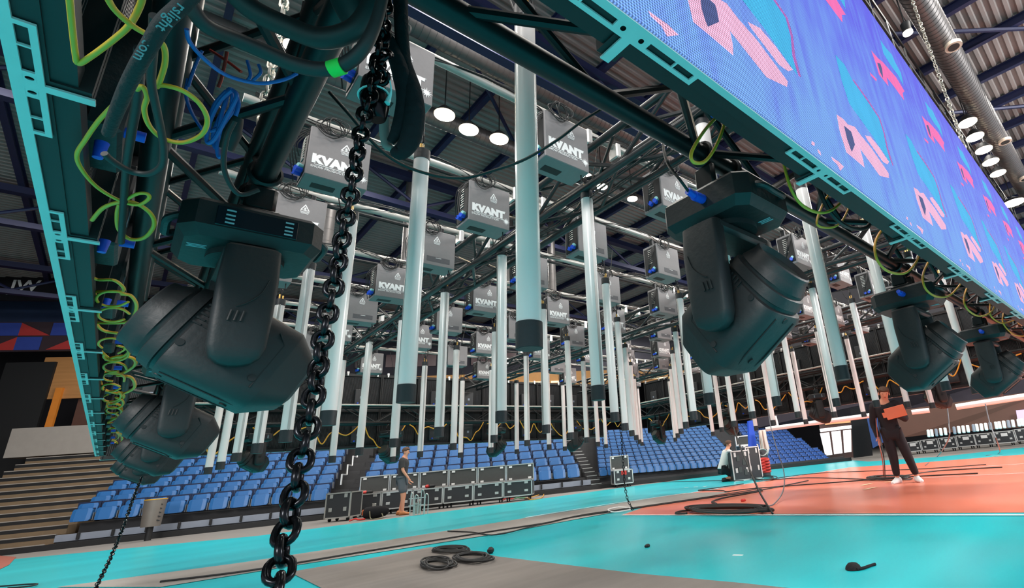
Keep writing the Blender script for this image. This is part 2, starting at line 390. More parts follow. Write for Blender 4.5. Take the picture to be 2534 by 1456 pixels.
# artwork outlines taken once on the wall plane, repeated on every panel like in the picture
def wallpts(px, k=0):
    return [((on_y(p, .427).x), (on_y(p, .427).z-ZL)) for p in px]
def z2(pts, x0, y0, s): return [(x0+a*s, y0+b*s) for a, b in pts]
sA, sC, sD = .1923, .1923, .2267
ART = [
 (SC, z2([(440, -330), (520, 0), (620, 300), (690, 400), (900, 690), (1168, 1095), (1105, 900), (1060, 680), (1000, 490), (860, 280), (660, 0), (560, -200)], 1980, 200, sA)),
 (SP, z2([(455, 440), (490, 640), (580, 930), (680, 1010), (815, 1125), (790, 1000), (755, 880), (850, 1010), (1010, 1230), (1130, 1258), (1125, 1195), (900, 870), (760, 700), (690, 600), (600, 570), (540, 500)], 1980, 200, sA)),
 (SI, z2([(548, 585), (590, 760), (620, 850), (650, 925), (690, 830), (660, 720), (640, 660)], 1980, 200, sA)),
 (SP, z2([(820, 710), (845, 760), (930, 880), (1050, 1050), (1110, 1085), (1130, 1050), (1000, 860), (890, 725)], 1980, 200, sA)),
 (SPL, z2([(660, 0), (860, 280), (1000, 490), (1060, 680), (1105, 900), (1172, 1098), (1186, 1098), (1118, 880), (1072, 670), (1012, 484), (872, 268), (672, -10)], 1980, 200, sA)),
 (SPH, z2([(105, 555), (150, 680), (190, 820), (295, 945), (275, 850), (340, 930), (465, 1100), (450, 1020), (470, 1000), (380, 850), (230, 680), (180, 640)], 2130, 0, sD)),
 (SI, z2([(170, 690), (200, 790), (235, 860), (225, 760), (205, 700)], 2130, 0, sD)),
 (SC, z2([(205, 440), (240, 590), (300, 690), (400, 830), (460, 940), (430, 800), (370, 690), (330, 600), (260, 520)], 2130, 0, sD)),
 (SP, z2([(380, 985), (400, 1030), (460, 1090), (500, 1170), (515, 1150), (545, 1115), (480, 1050)], 1980, 200, sA)),
 (SP, z2([(130, 785), (125, 830), (165, 850), (170, 810)], 1980, 200, sA)),
 (SP, z2([(205, 880), (215, 930), (255, 975), (245, 920)], 1980, 200, sA)),
 (SPH, z2([(90, 795), (100, 830), (160, 895), (165, 870)], 2130, 0, sD)),
]
ART = [(m, wallpts(p)) for m, p in ART]
XJ = .51   # a joint between two panels of the right wall
def edge_plate(mb, L, mi=0):   # underside profile with handle slots, local x along the wall, y inwards, z=0 underside
    t = .004
    def bar(x0, x1, y0, y1): mb.box2((x0, y0, 0), (x1, y1, t), mi)
    bar(-L/2, L/2, .0, .016)
    for s in (-1, 1):
        e = s*L/2
        def b(a, c, y0, y1): x0, x1 = sorted((e-s*a, e-s*c)); bar(x0, x1, y0, y1)
        b(0, .175, .031, .040); b(0, .014, .016, .031); b(.030, .040, .016, .031); b(.164, .175, .016, .031); b(.110, .114, .016, .031)
        b(0, .010, .040, .100)
        # round hole between the slot and the joint, as an open ring
        cx = e-s*.022; P = []; Q = []
        for i in range(16):
            q = 2*PI*i/16; P.append((cx+.0055*math.cos(q), .0235+.0055*math.sin(q), 0)); qx = max(-.0085, min(.0085, .02*math.cos(q))); Q.append((cx+qx, .0235+max(-.008, min(.008, .02*math.sin(q))), 0))
        mb.add(P+Q, [(i, (i+1) % 16, 16+(i+1) % 16, 16+i) for i in range(16)], mi)
def make_panel(L, art, h=ZT-ZL):
    t = thing('led_panel', '', 'LED panel')
    fr = MB(); edge_plate(fr, L); fr.build('edge_profile', M_PROF, t)
    bd = MB()
    bd.box2((-L/2+.002, .004, .006), (L/2-.002, .045, h))                 # screen body
    bd.box2((-L/2+.004, .045, .006), (-L/2+.022, .095, h)); bd.box2((L/2-.022, .045, .006), (L/2-.004, .095, h))
    bd.box2((-L/2+.022, .045, .010), (L/2-.022, .078, .05)); bd.box2((-L/2+.022, .045, h-.05), (L/2-.022, .085, h))
    bd.box2((-L/2+.022, .045, h/2-.03), (L/2-.022, .09, h/2+.03))
    bd.build('frame', M_DARK, t)
    rb = MB()
    for z0 in (.06, h/2+.05):
        for q in range(34):
            x = -L/2+.04+q*(L-.08)/33; rb.box2((x-.003, .045, z0), (x+.003, .056, z0+h/2-.12))
    rb.build('ribbed_back', M_BLK2, t)
    if art:
        s = MB().box2((-L/2, -.003, .004), (L/2, .004, h)).build('screen', [SB], t)
        for i, (m, pts) in enumerate(ART):
            # reduce the outline to this panel's local frame; parts of an outline that pass the joint are carried by the neighbour's copy
            cx = sum(p[0] for p in pts)/len(pts); k0 = math.floor((cx-XJ)/PIT); off = XJ+k0*PIT+PIT/2
            P = [Vector((px_-off, -.0036-.0002*(i % 5), pz)) for px_, pz in pts]
            n = len(P); a = MB(); a.add(P, [tuple(range(n))]); a.build('screen_image', m, t)
    for z0 in (.10, h/2+.10):
        p = MB().box2((-.11, .056, z0), (.11, .12, z0+.30), bev=.008); p.build('power_unit', M_BLK2, t)
        lb = MB().box2((-.022, .1205, z0+.12), (.022, .1215, z0+.165)).build('label_plate', M_STANDL, t)
        bp = MB(); bp.cyl((.06, .12, z0+.03), (.06, .155, z0+.03), .013, 10); bp.build('blue_connector', M_BLUEP, t)
    cl = MB()
    for x in (-L/2+.1, L/2-.1): cl.box2((x-.012, .09, h-.05), (x+.012, .13, h+.02)); cl.box2((x-.02, .10, h-.01), (x+.02, .12, h+.03))
    cl.build('hanging_bracket', M_ALU, t)
    return t
P_ART = make_panel(PIT, True); P_BACK = make_panel(PIT, False)
index_kids()
first = [True, True]
def place_panel(src, i, loc, rz, label, group):
    if first[i]:
        first[i] = False; src.location = loc; src.rotation_euler = (0, 0, rz); src['label'] = label; src['group'] = group; return src
    return dup(src, loc, rz, label, group)
for k in range(-1, 13):
    x = XJ+PIT/2+k*PIT
    if k == -1: x += 0
    place_panel(P_ART, 0, (x, .427, ZL), 0, 'lit LED panel of the blue and pink video wall, %s from the left end' % nth(k+1), 'video wall panels')
for k in range(13):
    y = 1.205-PIT/2+PIT*k
    place_panel(P_BACK, 1, (-.245, y, ZL), -PI/2, 'dark back of an LED panel in the left video wall, %s from the viewer' % nth(k), 'left wall panels')
nY = 13
for k in range(nY):
    place_panel(P_BACK, 1, (.16+.735*k, 10.85, ZL), PI, 'dark back of an LED panel in the far video wall, %s from its left end' % nth(k), 'far wall panels')
for k in range(13):
    place_panel(P_BACK, 1, (10.35, .86+.735*k, ZL), PI/2, 'dark LED panel back in the right far wall, %s from its near end' % nth(k), 'right far wall panels')
# ================================================================== TRUSSES
def truss(name, a, b, wv, hv, r, rd, label, grp=None, step=.42, m=None, rails=None):
    """box truss from a to b (lower-left chord line), wv sideways vector, hv height"""
    m = m or M_BLK; a = Vector(a); b = Vector(b); wv = Vector(wv); up = Vector((0, 0, hv))
    t = thing(name, label, 'truss', a, 0, grp); D = b-a; O = Vector((0, 0, 0))
    for off in (O, wv, up, wv+up): MB().cyl(off, D+off, r, 14).build('chord', m, t)
    n = max(2, round(D.length/step)); br = MB()
    faces = [(O, wv), (up, wv+up), (O, up), (wv, wv+up)]
    for s0, s1 in faces:
        for i in range(n):
            p, q = D*(i/n), D*((i+1)/n)
            if i % 2 == 0: br.cyl(p+s0, q+s1, rd, 8)
            else: br.cyl(p+s1, q+s0, rd, 8)
    br.build('bracing', m, t); return t
ZC = 1.80
truss('lighting_truss', (-.1, .59, ZC), (10.2, .59, ZC), (0, .26, 0), .29, .033, .014, 'black truss carrying the moving heads behind the blue and pink video wall', step=.44)
truss('lighting_truss', (-.085, .90, ZC), (-.085, 10.25, ZC), (.26, 0, 0), .29, .033, .014, 'black truss carrying the moving heads behind the left video wall', step=.44)
truss('lighting_truss', (.23, 10.30, 1.93), (9.85, 10.30, 1.93), (0, .26, 0), .31, .026, .013, 'black truss along the back of the far video wall', step=.5)
truss('lighting_truss', (9.90, .92, 1.93), (9.90, 10.25, 1.93), (.26, 0, 0), .31, .026, .013, 'black truss along the back of the right far video wall', step=.5)
# cross trusses of the grid, running away from the viewer above the laser boxes
ZG = 2.66
truss('grid_truss', (2.0, 1.0, ZG), (2.0, 10.6, ZG), (.28, 0, 0), .29, .027, .015, 'black grid truss above the light tubes, nearest of the three', 'grid trusses', .5, M_GRID)
truss('grid_truss', (5.15, 1.0, ZG), (5.15, 10.6, ZG), (.28, 0, 0), .29, .027, .015, 'black grid truss above the light tubes, middle of the three', 'grid trusses', .5, M_GRID)
truss('grid_truss', (8.3, 1.0, ZG), (8.3, 10.6, ZG), (.28, 0, 0), .29, .027, .015, 'black grid truss above the light tubes, farthest of the three', 'grid trusses', .5, M_GRID)
# silver pipes along X, one above each row of boxes
ROWS = [2.15+1.0*j for j in range(8)]
for j, y in enumerate(ROWS):
    t = thing('silver_pipe', 'silver scaffold pipe carrying a row of grey laser boxes, %s row from the viewer' % nth(j), 'pipe', (0, y+.17, 3.10), 0, 'silver grid pipes')
    MB().cyl((.15, 0, 0), (10.1, 0, 0), .027, 16).build('pipe', M_PIPE, t)
    for xx in (2.0, 2.28, 5.15, 5.43, 8.3, 8.58): MB().box((xx, 0, -.05), (.05, .10, .13), bev=.01).build('clamp', M_ALU, t)

for a, b, lab in (((.3, 10.24, 2.245), (9.8, 10.24, 2.245), 'thin silver pipe along the far video wall backs'), ((9.83, .95, 2.30), (9.83, 10.2, 2.30), 'thin silver pipe along the right far video wall backs')):
    tag(MB().cyl(a, b, .017, 10).build('silver_pipe', M_PIPE), lab, 'pipe')
for j in range(9):
    y = 1.346+1.121*j
    if y < 10.2: tag(MB().cyl((.3, y, 3.235), (10.0, y, 3.235), .019, 8).build('hanging_pipe', M_BLK), 'thin black pipe holding the %s row of light tubes from the viewer' % nth(j), 'pipe', 'black hanging pipes')
# ================================================================== MOVING HEADS
M_HEADB = mat('head_shell', (28, 29, 31), .52, 0, .1, 50, .12)
M_PANEL = mat('display_panel', (20, 26, 34), .3, 0, .1, 20)
M_INK = mat('pale_ink', (150, 180, 190), .6, 0, .05, 20)
M_GLASS = mat('lens_glass', (66, 70, 66), .12, .1, .3, 8, spec=.8)
def make_head(tilt, detail=True):
    """moving head hanging down; origin at the top of its base; tilt axis = local Y; lens towards -X"""
    t = thing('moving_head', '', 'moving light')
    b = MB()   # base: chamfered box, ends rounded
    L, Wd, Hb = .355, .30, .115
    oct_ = [(-L/2, -.112), (-L/2+.035, -Wd/2), (L/2-.035, -Wd/2), (L/2, -.112), (L/2, .112), (L/2-.035, Wd/2), (-L/2+.035, Wd/2), (-L/2, .112)]
    for z0, z1, k0, k1 in ((0, -.012, .94, 1), (-.012, -.085, 1, 1), (-.085, -Hb, 1, .88)):
        b.loft([[Vector((x*k0, y*k0, z0)) for x, y in oct_], [Vector((x*k1, y*k1, z1)) for x, y in oct_]], smooth=False)
    b.build('base', M_HEADB, t)
    for s in (-1, 1):
        MB().tube(smooth_path([(s*(L/2-.02), -.07, -.03), (s*(L/2+.018), -.06, -.05), (s*(L/2+.022), 0, -.055), (s*(L/2+.018), .06, -.05), (s*(L/2-.02), .07, -.03)], 4), .011, 8).build('handle', M_BLK2, t)
    dp = MB().box((0, -Wd/2-.001, -.05), (.20, .004, .062), bev=.002).build('display', M_PANEL, t)
    if detail:
        for x in (-.075, .085):
            for z in (-.03, -.045, -.058, -.07):
                MB().box((x*.9, -Wd/2-.0035, z), (.022, .0012, .005)).build('display_marking', M_INK, dp)
        for q in range(3): MB().box((-.125, -.055+q*.010, -Hb-.0008), (.045-.006*(q % 2), .005, .001)).build('underside_print', M_INK, t)
    pp = MB(); pp.cyl((-.02, Wd/2, -.05), (-.02, Wd/2+.045, -.052), .016, 14); pp.cyl((-.02, Wd/2+.045, -.052), (-.02, Wd/2+.075, -.045), .012, 12)
    pp.build('power_plug', M_BLUEP, t)
    for s in (-1, 1):
        c = MB(); c.box((0, s*.085, .012), (.11, .035, .024), bev=.004); c.box((0, s*.085, .066), (.085, .024, .090), bev=.012)
        c.tube([(.041*math.cos(q), s*.085, .16+.041*math.sin(q)) for q in [2*PI*i/18 for i in range(18)]], .009, 6, closed=True)
        c.build('clamp', M_BLK, t)
    # yoke: turntable, cross piece and two arms that taper in thickness, all one casting
    pz = -.42
    y_ = MB(); y_.cyl((0, 0, -Hb), (0, 0, -Hb-.018), .10, 28); y_.box((0, 0, -Hb-.035), (.135, .30, .04), bev=.012)
    for s in (-1, 1):
        rings = []
        for z, w, d, yy in ((-Hb-.016, .060, .026, .135), (-Hb-.028, .067, .034, .146), (-.24, .071, .034, .152), (-.36, .069, .033, .152), (-.44, .066, .031, .151), (-.468, .056, .028, .149), (-.484, .036, .020, .146), (-.490, .012, .010, .144)):
            rings.append([Vector((p.y, s*yy+p.z, z)) for p in sl(0, w, d, 5, 24)])
        y_.loft(rings)
    yk = y_.build('yoke', M_HEADB, t)
    if detail:
        for s in (-1, 1):
            sm = MB()
            for q in range(3): sm.cyl((-.028+q*.014, s*.187, -.342), (-.033+q*.014, s*.187, -.372), .0032, 6)
            sm.tube(smooth_path([(.045, s*.186, -.24), (.03, s*.187, -.285), (.0, s*.187, -.318), (-.02, s*.187, -.33)], 5), .0016, 5)
            sm.build('grille_slots', M_DARK, yk)
    # head, built along local x then tilted about Y
    hd = thing('h', '', ''); bpy.data.objects.remove(hd)
    Rt = Matrix.Rotation(tilt, 4, 'Y')
    def place(o): o.location = (0, 0, pz); o.rotation_euler = (0, tilt, 0); return o
    h = MB(); rings = []
    prof = [(.232, .040, .050, 5), (.222, .075, .080, 5), (.150, .113, .128, 5), (.145, .116, .131, 5), (-.070, .117, .134, 5), (-.085, .115, .130, 4), (-.088, .108, .122, 3), (-.098, .108, .122, 3),
            (-.101, .115, .127, 3), (-.132, .112, .120, 2.6), (-.135, .105, .112, 2.4), (-.143, .105, .112, 2.4), (-.146, .110, .114, 2.2), (-.178, .104, .106, 2), (-.190, .100, .100, 2), (-.206, .098, .098, 2), (-.210, .093, .093, 2), (-.192, .086, .086, 2)]
    for a, w, hh, n_ in prof: rings.append(sl((a-.022 if a > -.15 else a-.012), w, hh, n_, 40))
    h.loft(rings, caps=True); ho = place(h.build('head', M_HEADB, t))
    hl = MB(); hl.cyl((-.201, 0, 0), (-.205, 0, 0), .085, 28); hl.build('lens', M_GLASS, ho)
    if detail:
        for s in (-1, 1):
            for gz in (1,):
                v = MB()
                for row in range(3):
                    for q in range(6): v.box((-.104+row*.027, s*.1172, gz*(.002+q*.0145)), (.021, .005, .0055))
                v.build('vent_slats', M_DARK, ho)
        for x in (-.10, .09):
            for y in (-1, 1): MB().cyl((x, y*.115, -.06), (x, y*.1185, -.06), .010, 12).build('screw_recess', M_DARK, ho)
        for x in (-.09, .08): MB().cyl((x, .0, -.130), (x, .0, -.1355), .010, 12).build('screw_recess', M_DARK, ho)

        gr = MB()
        for s in (-1, 1): gr.tube([(-.09, s*.052, -.1345), (.06, s*.052, -.133), (.10, s*.045, -.1295)], .0022, 5)
        gr.build('seam_grooves', M_DARK, ho); gr = MB()
        for s in (-1, 1): gr.tube([(.10, s*.1145, -.085), (.10, s*.1145, .06), (.07, s*.1165, .085)], .0022, 5)
        gr.build('seam_grooves', M_DARK, ho)
        tl = MB()
        for q in range(9): tl.box((.150, -.048+q*.012, .05), (.012, .006, .045))
        tl.build('tail_vent', M_DARK, ho)
    return t
HZ = 1.64
hA = make_head(math.radians(28)); hB = make_head(math.radians(34))
index_kids(); usedA = [False]
def put_head(src, x, y, rz, label, group=None, z=HZ):
    if not usedA[0] and src is hA:
        usedA[0] = True; src.location = (x, y, z); src.rotation_euler = (0, 0, rz); src['label'] = label
        if group: src['group'] = group
        return src
    return dup(src, (x, y, z), rz, label, group)
gL, gR, gF = 'moving heads under the left truss', 'moving heads under the right truss', 'moving heads under the far trusses'
put_head(hA, .175, 1.90, 0, 'large black moving head hanging at left beside the heavy chain', gL)
put_head(hA, .175, 3.95, 0, 'black moving head half hidden behind the nearest left one', gL)
put_head(hA, .175, 6.0, 0, 'black moving head third along the left truss, lowest dark shape there', gL)
put_head(hA, .175, 8.1, 0, 'black moving head farthest along the left truss, mostly hidden', gL)
hB.location = (1.35, .85, HZ); hB.rotation_euler = (0, 0, PI/2); hB['label'] = 'largest black moving head, hanging at right below the video wall'; hB['group'] = gR
put_head(hB, 3.25, .85, PI/2, 'black moving head second under the video wall from the viewer', gR)
put_head(hB, 5.25, .85, PI/2, 'black moving head at the right edge, third under the video wall', gR)
for k, (x, rz) in enumerate([(1.5, -1.2), (3.55, -1.0), (5.75, .6), (7.9, 1.0)]):
    put_head(hA if k < 2 else hB, x, 10.30, rz+PI/2, 'small distant moving head under the far truss, %s from the left' % nth(k), gF, 1.77)
for k, (y, rz) in enumerate([(9.3, 0), (7.0, 0), (4.75, -1.0), (2.55, -.8)]):
    put_head(hB if k < 2 else hA, 9.90, y, rz, 'small distant moving head under the right far truss, %s from the left' % nth(k), gF, 1.77)
# ================================================================== HANGING LIGHT TUBES
def make_tube():
    t = thing('light_tube', '', 'light tube')
    MB().cyl((0, 0, .085), (0, 0, 1.42), .042, 28).build('diffuser', M_TUBE, t)
    rl = MB(); rl.box((.0, .041, .75), (.018, .006, 1.33)); rl.build('back_rail', M_ALU, t)
    c = MB(); c.cyl((0, 0, 0), (0, 0, .088), .0445, 28); c.cyl((0, 0, -.001), (0, 0, .004), .040, 28); c.build('end_cap', M_BLK2, t)
    c = MB(); c.cyl((0, 0, 1.41), (0, 0, 1.475), .0445, 28); c.build('top_cap', M_BLK2, t)
    e = MB(); e.cyl((.012, 0, 1.475), (.012, 0, 1.53), .009, 8); e.cyl((-.016, .01, 1.475), (-.016, .01, 1.515), .008, 8); e.build('connectors', M_BRASS, t)
    w = MB(); w.cyl((0, 0, 1.475), (0, 0, 2.05), .0035, 6); w.box((0, 0, 1.56), (.02, .012, .05), bev=.003); w.build('hanging_wire', M_BLK, t)
    cb = MB(); cb.tube(smooth_path([(.012, 0, 1.53), (.02, .01, 1.60), (.06, .03, 1.57), (.05, .06, 1.50), (.0, .09, 1.56), (-.02, .16, 1.86)], 4), .0042, 5); cb.build('cable', M_CABLE, t)
    return t
tb = make_tube(); index_kids(); first_t = True
X0, XS, Y0, YS = .863, 1.182, 1.346, 1.121
MOVE = {(0, 0): (.885, 1.375), (0, 1): (.955, 2.60), (1, 1): (2.03, 2.39), (2, 1): (3.27, 2.48), (2, 2): (3.30, 3.66), (3, 1): (4.35, 2.50)}
GONE = {(6, 0), (7, 0)}
for j in range(9):
    for i in range(8):
        if (i, j) in GONE: continue
        x, y = MOVE.get((i, j), (X0+XS*i, Y0+YS*j))
        if y > 10.2: continue
        z = 1.18 if j < 6 else 1.16
        lab = 'white hanging light tube, %s from left, %s row from viewer' % (nth(i), nth(j))
        if (i, j) == (0, 0): lab = 'nearest and largest white hanging light tube, in the middle of the picture'
        if (i, j) == (0, 1): lab = 'second largest white light tube, just left of the nearest one'
        if first_t: tb.location = (x, y, z); tb['label'] = lab; tb['group'] = 'hanging light tubes'; first_t = False
        else:
            o = dup(tb, (x, y, z), random.choice((0, PI/2, -PI/2, PI))+random.uniform(-.3, .3), lab, 'hanging light tubes')
# ================================================================== LASER BOXES
M_LOGO = mat('white_print', (236, 236, 236), .6, 0, .02, 5)
def make_box(kind):
    t = thing('laser_box', '', 'laser projector')
    w, h, dp = .345, .345, .20
    MB().box((0, dp/2, h/2), (w, dp, h), bev=.004).build('housing', M_GREY, t)
    MB().cyl((.14, .05, 0), (.14, .05, -.05), .004, 6).build('safety_eye', M_DARK, t); MB().box((-.05, .12, -.001), (.13, .06, .002)).build('underside_plate', M_DARK, t)
    # connector side (left)
    cs = MB().box((-w/2-.002, dp/2, h/2), (.004, dp*.86, h*.86)).build('connector_panel', M_DARK, t)
    for k in range(8): MB().box((-w/2-.006, .10, h*.42+k*.021), (.006, .05, .007)).build('socket', M_ALU, cs)
    for q in (0, 1):
        p = MB(); p.cyl((-w/2-.004, .06+q*.05, .05), (-w/2-.045, .045+q*.05, .045), .017, 12); p.build('blue_plug', M_BLUEP, t)
    p = MB(); p.cyl((-w/2-.004, .05, .066), (-w/2-.034, .036, .066), .014, 12); p.build('pale_plug', M_CYANP, t)
    # warning triangle with its rows of small print
    tr = MB(); cx, cz, R1, R2 = (0.03, h*.73, .037, .029) if kind else (.0, h*.74, .037, .029)
    P = [(cx+R1*math.sin(a), -.0012, cz+R1*math.cos(a)) for a in (0, 2.094, 4.189)]; Q = [(cx+R2*.86*math.sin(a), -.0012, cz-.001+R2*.86*math.cos(a)) for a in (0, 2.094, 4.189)]
    tr.add(P+Q, [(i, (i+1) % 3, 3+(i+1) % 3, 3+i) for i in range(3)])
    tr.box((cx, -.0012, cz+.003), (.003, .001, .018)); tr.box((cx, -.0012, cz-.010), (.012, .001, .004))
    for q in range(5): a = q*PI/5; tr.box((cx, -.0013, cz-.001), (.0018, .001, .020), rot=Matrix.Rotation(a, 3, 'Y'))
    for q in range(3): tr.box((cx, -.0012, cz-.027-q*.008), (.062-.006*q, .001, .0035))
    tr.build('warning_sign', M_LOGO, t)
    if kind:
        lettering('KVANT', .078, M_LOGO, t, (-.012, -.001, .118), bold=.085, spacing=1.06)
        ln = MB().box((0.0, -.0012, .080), (.262, .001, .0045)).build('logo_line', M_LOGO, t)
        lettering('SHOW PRODUCTION', .022, M_LOGO, t, (-.038, -.001, .064), bold=.02, spacing=1.04, name='small_lettering')
        lettering('®', .016, M_LOGO, t, (.128, -.001, .15), name='registered_mark')
        st = MB(); P = []; spk = 12
        for i in range(spk*2):
            a = 2*PI*i/(spk*2); rr = .030*(1.15 if i % 6 == 0 else .95) if i % 2 == 0 else .0125; P.append((.140+rr*math.cos(a), -.0016, .070+rr*math.sin(a)))
        st.add([(.140, -.0016, .070)]+P, [(0, 1+i, 1+(i+1) % (spk*2)) for i in range(spk*2)]); st.build('logo_star', M_LOGO, t)
    else:
        fr = MB(); x0, x1, z0, z1 = -.085, .125, .035, .085; fr.box2((x0, -.0012, z0), (x1, 0, z1)); pl = fr.build('label_plate', M_GREYD, t)
        MB().box((.02, -.0018, .075), (.05, .001, .004)).build('label_print', M_LOGO, pl)
    # bracket to the pipe and the coil of spare cable on top
    br = MB(); br.box((-.08, .15, h+.05), (.03, .05, .12), bev=.006); br.box((.10, .15, h+.05), (.03, .05, .12), bev=.006); br.build('bracket', M_BLK, t)
    cc = MB(); rnd = random.Random(11 if kind else 12)
    for q in range(6):
        r0 = .055+.012*rnd.random(); cx = -.06+rnd.uniform(-.03, .03); cz = h+.01+rnd.uniform(-.02, .03); yy = -.012-.008*q*.5
        cc.tube([(cx+r0*1.1*math.cos(a)+.004*math.sin(3*a+q), yy+.012*math.sin(a*2+q), cz+r0*math.sin(a)) for a in [2*PI*i/20 for i in range(20)]], .0032, 5, closed=True)
    cc.build('cable_coil', M_CABLE, t)
    lc = MB()
    for q in range(4):
        lc.tube(smooth_path([(-.06, .05, h+.05), (-.14, .02, h-.01+.01*q), (-w/2-.05-.012*q, .03, h*.62), (-w/2-.03, .07+.02*q, h*.42-.05*q)], 5), .0036, 5)
    lc.build('loose_cables', M_CABLE, t)
    return t
bK = make_box(1); bN = make_box(0); index_kids(); f1, f2 = [True], [True]
BX = [.655+1.045*i for i in range(9)]; BY = [2.15, 3.17, 4.14, 5.17, 6.15, 7.12, 8.1, 9.1]
PLAIN = {(1, 2), (3, 1), (2, 1), (4, 2), (1, 4), (2, 4), (0, 4), (2, 2), (3, 2), (5, 3), (4, 4), (7, 5), (3, 4), (6, 2), (5, 1), (0, 3)}
for j, y in enumerate(BY):
    for i, x in enumerate(BX):
        if i > 8 or (j > 5 and (i+j) % 2 == 0): continue
        k = 0 if ((i, j) in PLAIN or (j > 4 and (i*3+j) % 3 == 0)) else 1
        if abs(x-8.44) < .3 and j < 2: pass
        lab = ('grey laser box with white KVANT logo, %s from left in %s row' if k else 'grey laser box without big lettering, %s from left in %s row') % (nth(i), nth(j))
        loc = (x+random.uniform(-.012, .012), y, 2.62)
        src, fl_ = (bK, f1) if k else (bN, f2)
        if fl_[0]: fl_[0] = False; src.location = loc; src['label'] = lab; src['group'] = 'laser boxes'
        else: dup(src, loc, 0, lab, 'laser boxes')
# cable bundles along the pipes and on the cross trusses: many thin leads that cannot be counted
def bundle(name, a, b, n, sag, label, amp=.03, seg=14, r=.0042, seed=1, m=None):
    rnd = random.Random(seed); mb = MB(); A, B = Vector(a), Vector(b); D = B-A; side = D.cross(Vector((0, 0, 1))).normalized()
    for q in range(n):
        P = []; ph = rnd.uniform(0, 6); o1, o2 = rnd.uniform(-amp, amp), rnd.uniform(-amp, amp)
        for i in range(seg+1):
            u = i/seg; s_ = 0
            P.append(A+D*u+side*(o1+amp*.7*math.sin(u*9+ph))+Vector((0, 0, o2-abs(math.sin(u*PI*round(D.length/1.05)))*sag*rnd.uniform(.5, 1.2)+amp*.5*math.sin(u*13+ph*2))))
        mb.tube(P, r, 5)
    return tag(mb.build(name, m or M_CABLE), label, 'cables', kind='stuff')
for j, y in enumerate(ROWS):
    bundle('cable_bundle', (.2, y+.15, 3.155), (10.0, y+.15, 3.155), 5, .09, 'thin black leads hanging along the %s silver pipe from the viewer' % nth(j), .025, 60, seed=j+3)
for k, x in enumerate((2.14, 5.29, 8.44)):
    bundle('cable_bundle', (x, 1.1, ZG+.06), (x, 10.5, ZG+.06), 9, .02, 'tangle of black leads lying in the %s grid truss' % ('near', 'middle', 'far')[k], .12, 50, .0055, seed=20+k)
# ================================================================== STANDS AND SEATS
SA = Vector((-.7, 21.1, 0)); SD = Vector((.894, -.447, 0)).normalized(); SN = Vector((-SD.y, SD.x, 0)); SRZ = math.atan2(SD.y, SD.x)
def stp(t, b=0, z=0): return SA+SD*t+SN*b+Vector((0, 0, z))
def seat_mesh(s):   # folded tip-up seat: back shell, tipped seat and side bracket; origin at the floor of its row
    mb = MB(); w = .21*s
    def shell(z0, z1, y0, y1, th, lean):
        rg = []
        for u in (0, .12, .5, .88, 1):
            z = z0+(z1-z0)*u; k = .86 if u in (0, 1) else 1; yy = y0+(y1-y0)*u
            rg.append([Vector((x*w*k, yy+dy, z)) for x, dy in ((-1, 0), (-.6, -.018*s), (.6, -.018*s), (1, 0), (1, th), (.6, th-.012*s), (-.6, th-.012*s), (-1, th))])
        mb.loft(rg, 0, smooth=False)
    shell(.40*s, .81*s, .02*s, .09*s, .03*s, 0)
    shell(.36*s, .68*s, -.15*s, -.10*s, .05*s, 0)
    mb.box((0, -.085*s, .56*s), (.30*s, .03*s, .012*s)); mb.box((0, -.083*s, .50*s), (.30*s, .03*s, .012*s))
    for x in (-1, 1): mb.box((x*.235*s, .0, .46*s), (.02*s, .16*s, .20*s), 1)
    mb.box((0, .05*s, .38*s), (.49*s, .05*s, .03*s), 1)
    mb.box((0, -.02*s, .665*s), (.40*s, .10*s, .035*s), 2); mb.box((0, .13*s, .60*s), (.50*s, .03*s, .50*s), 2)  # dark slabs stand in for the shade in the gaps around the seat
    return mb
M_SEATK = mat('seat_gap_shade', (20, 34, 66), .7)
seatA = seat_mesh(1.0); M_SB = mat('seat_bracket', (120, 124, 130), .5, .4, .1, 10)
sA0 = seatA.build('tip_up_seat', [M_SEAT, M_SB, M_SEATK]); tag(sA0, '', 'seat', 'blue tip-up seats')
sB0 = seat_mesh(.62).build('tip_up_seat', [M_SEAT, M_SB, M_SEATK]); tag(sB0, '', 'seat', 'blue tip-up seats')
NS = [0]; fA, fB = [True], [True]
def put_seat(src, fl_, loc, rz, lab):
    NS[0] += 1
    if fl_[0]: fl_[0] = False; o = src
    else: o = src.copy(); COL.objects.link(o)
    o.location = loc; o.rotation_euler = (0, 0, rz); o['label'] = lab
ST = ['%s row' % nth(i) for i in range(14)]
blockA = []
for rrow in range(8):                                   # left block, between the stairs and the first aisle
    for c in range(12): blockA.append((rrow, c, -.02+.515*c-.08*rrow, 'left of the zigzag rail'))
for rrow in range(7):
    for c in range(14): blockA.append((rrow, c, 6.95+.515*c, 'behind the black flight cases'))
for rrow, c, t_, w in blockA:
    p = stp(t_, .62+.80*rrow, .27+.305*rrow-.012*t_)
    put_seat(sA0, fA, p, SRZ, 'blue tip-up seat in the %s %s, %s from the left' % (ST[rrow], w, nth(c)))
stuffB = MB(); sm_ = seat_mesh(.62)
def stuff_seat(mb, src, p, rz):
    R_ = Matrix.Rotation(rz, 3, 'Z'); n = len(mb.v); mb.v += [tuple(R_ @ Vector(v)+Vector(p)) for v in src.v]
    mb.f += [tuple(i+n for i in f_) for f_ in src.f]; mb.mi += src.mi; mb.sm += src.sm
for rrow in range(11):
    for c in range(19):
        t_ = 14.75+.305*c+.10*rrow
        p = stp(t_, .55+.45*rrow, .20+.165*rrow-.020*(t_-14.5))
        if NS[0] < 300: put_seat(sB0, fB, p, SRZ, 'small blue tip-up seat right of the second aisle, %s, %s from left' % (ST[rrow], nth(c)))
        else: stuff_seat(stuffB, sm_, p, SRZ)
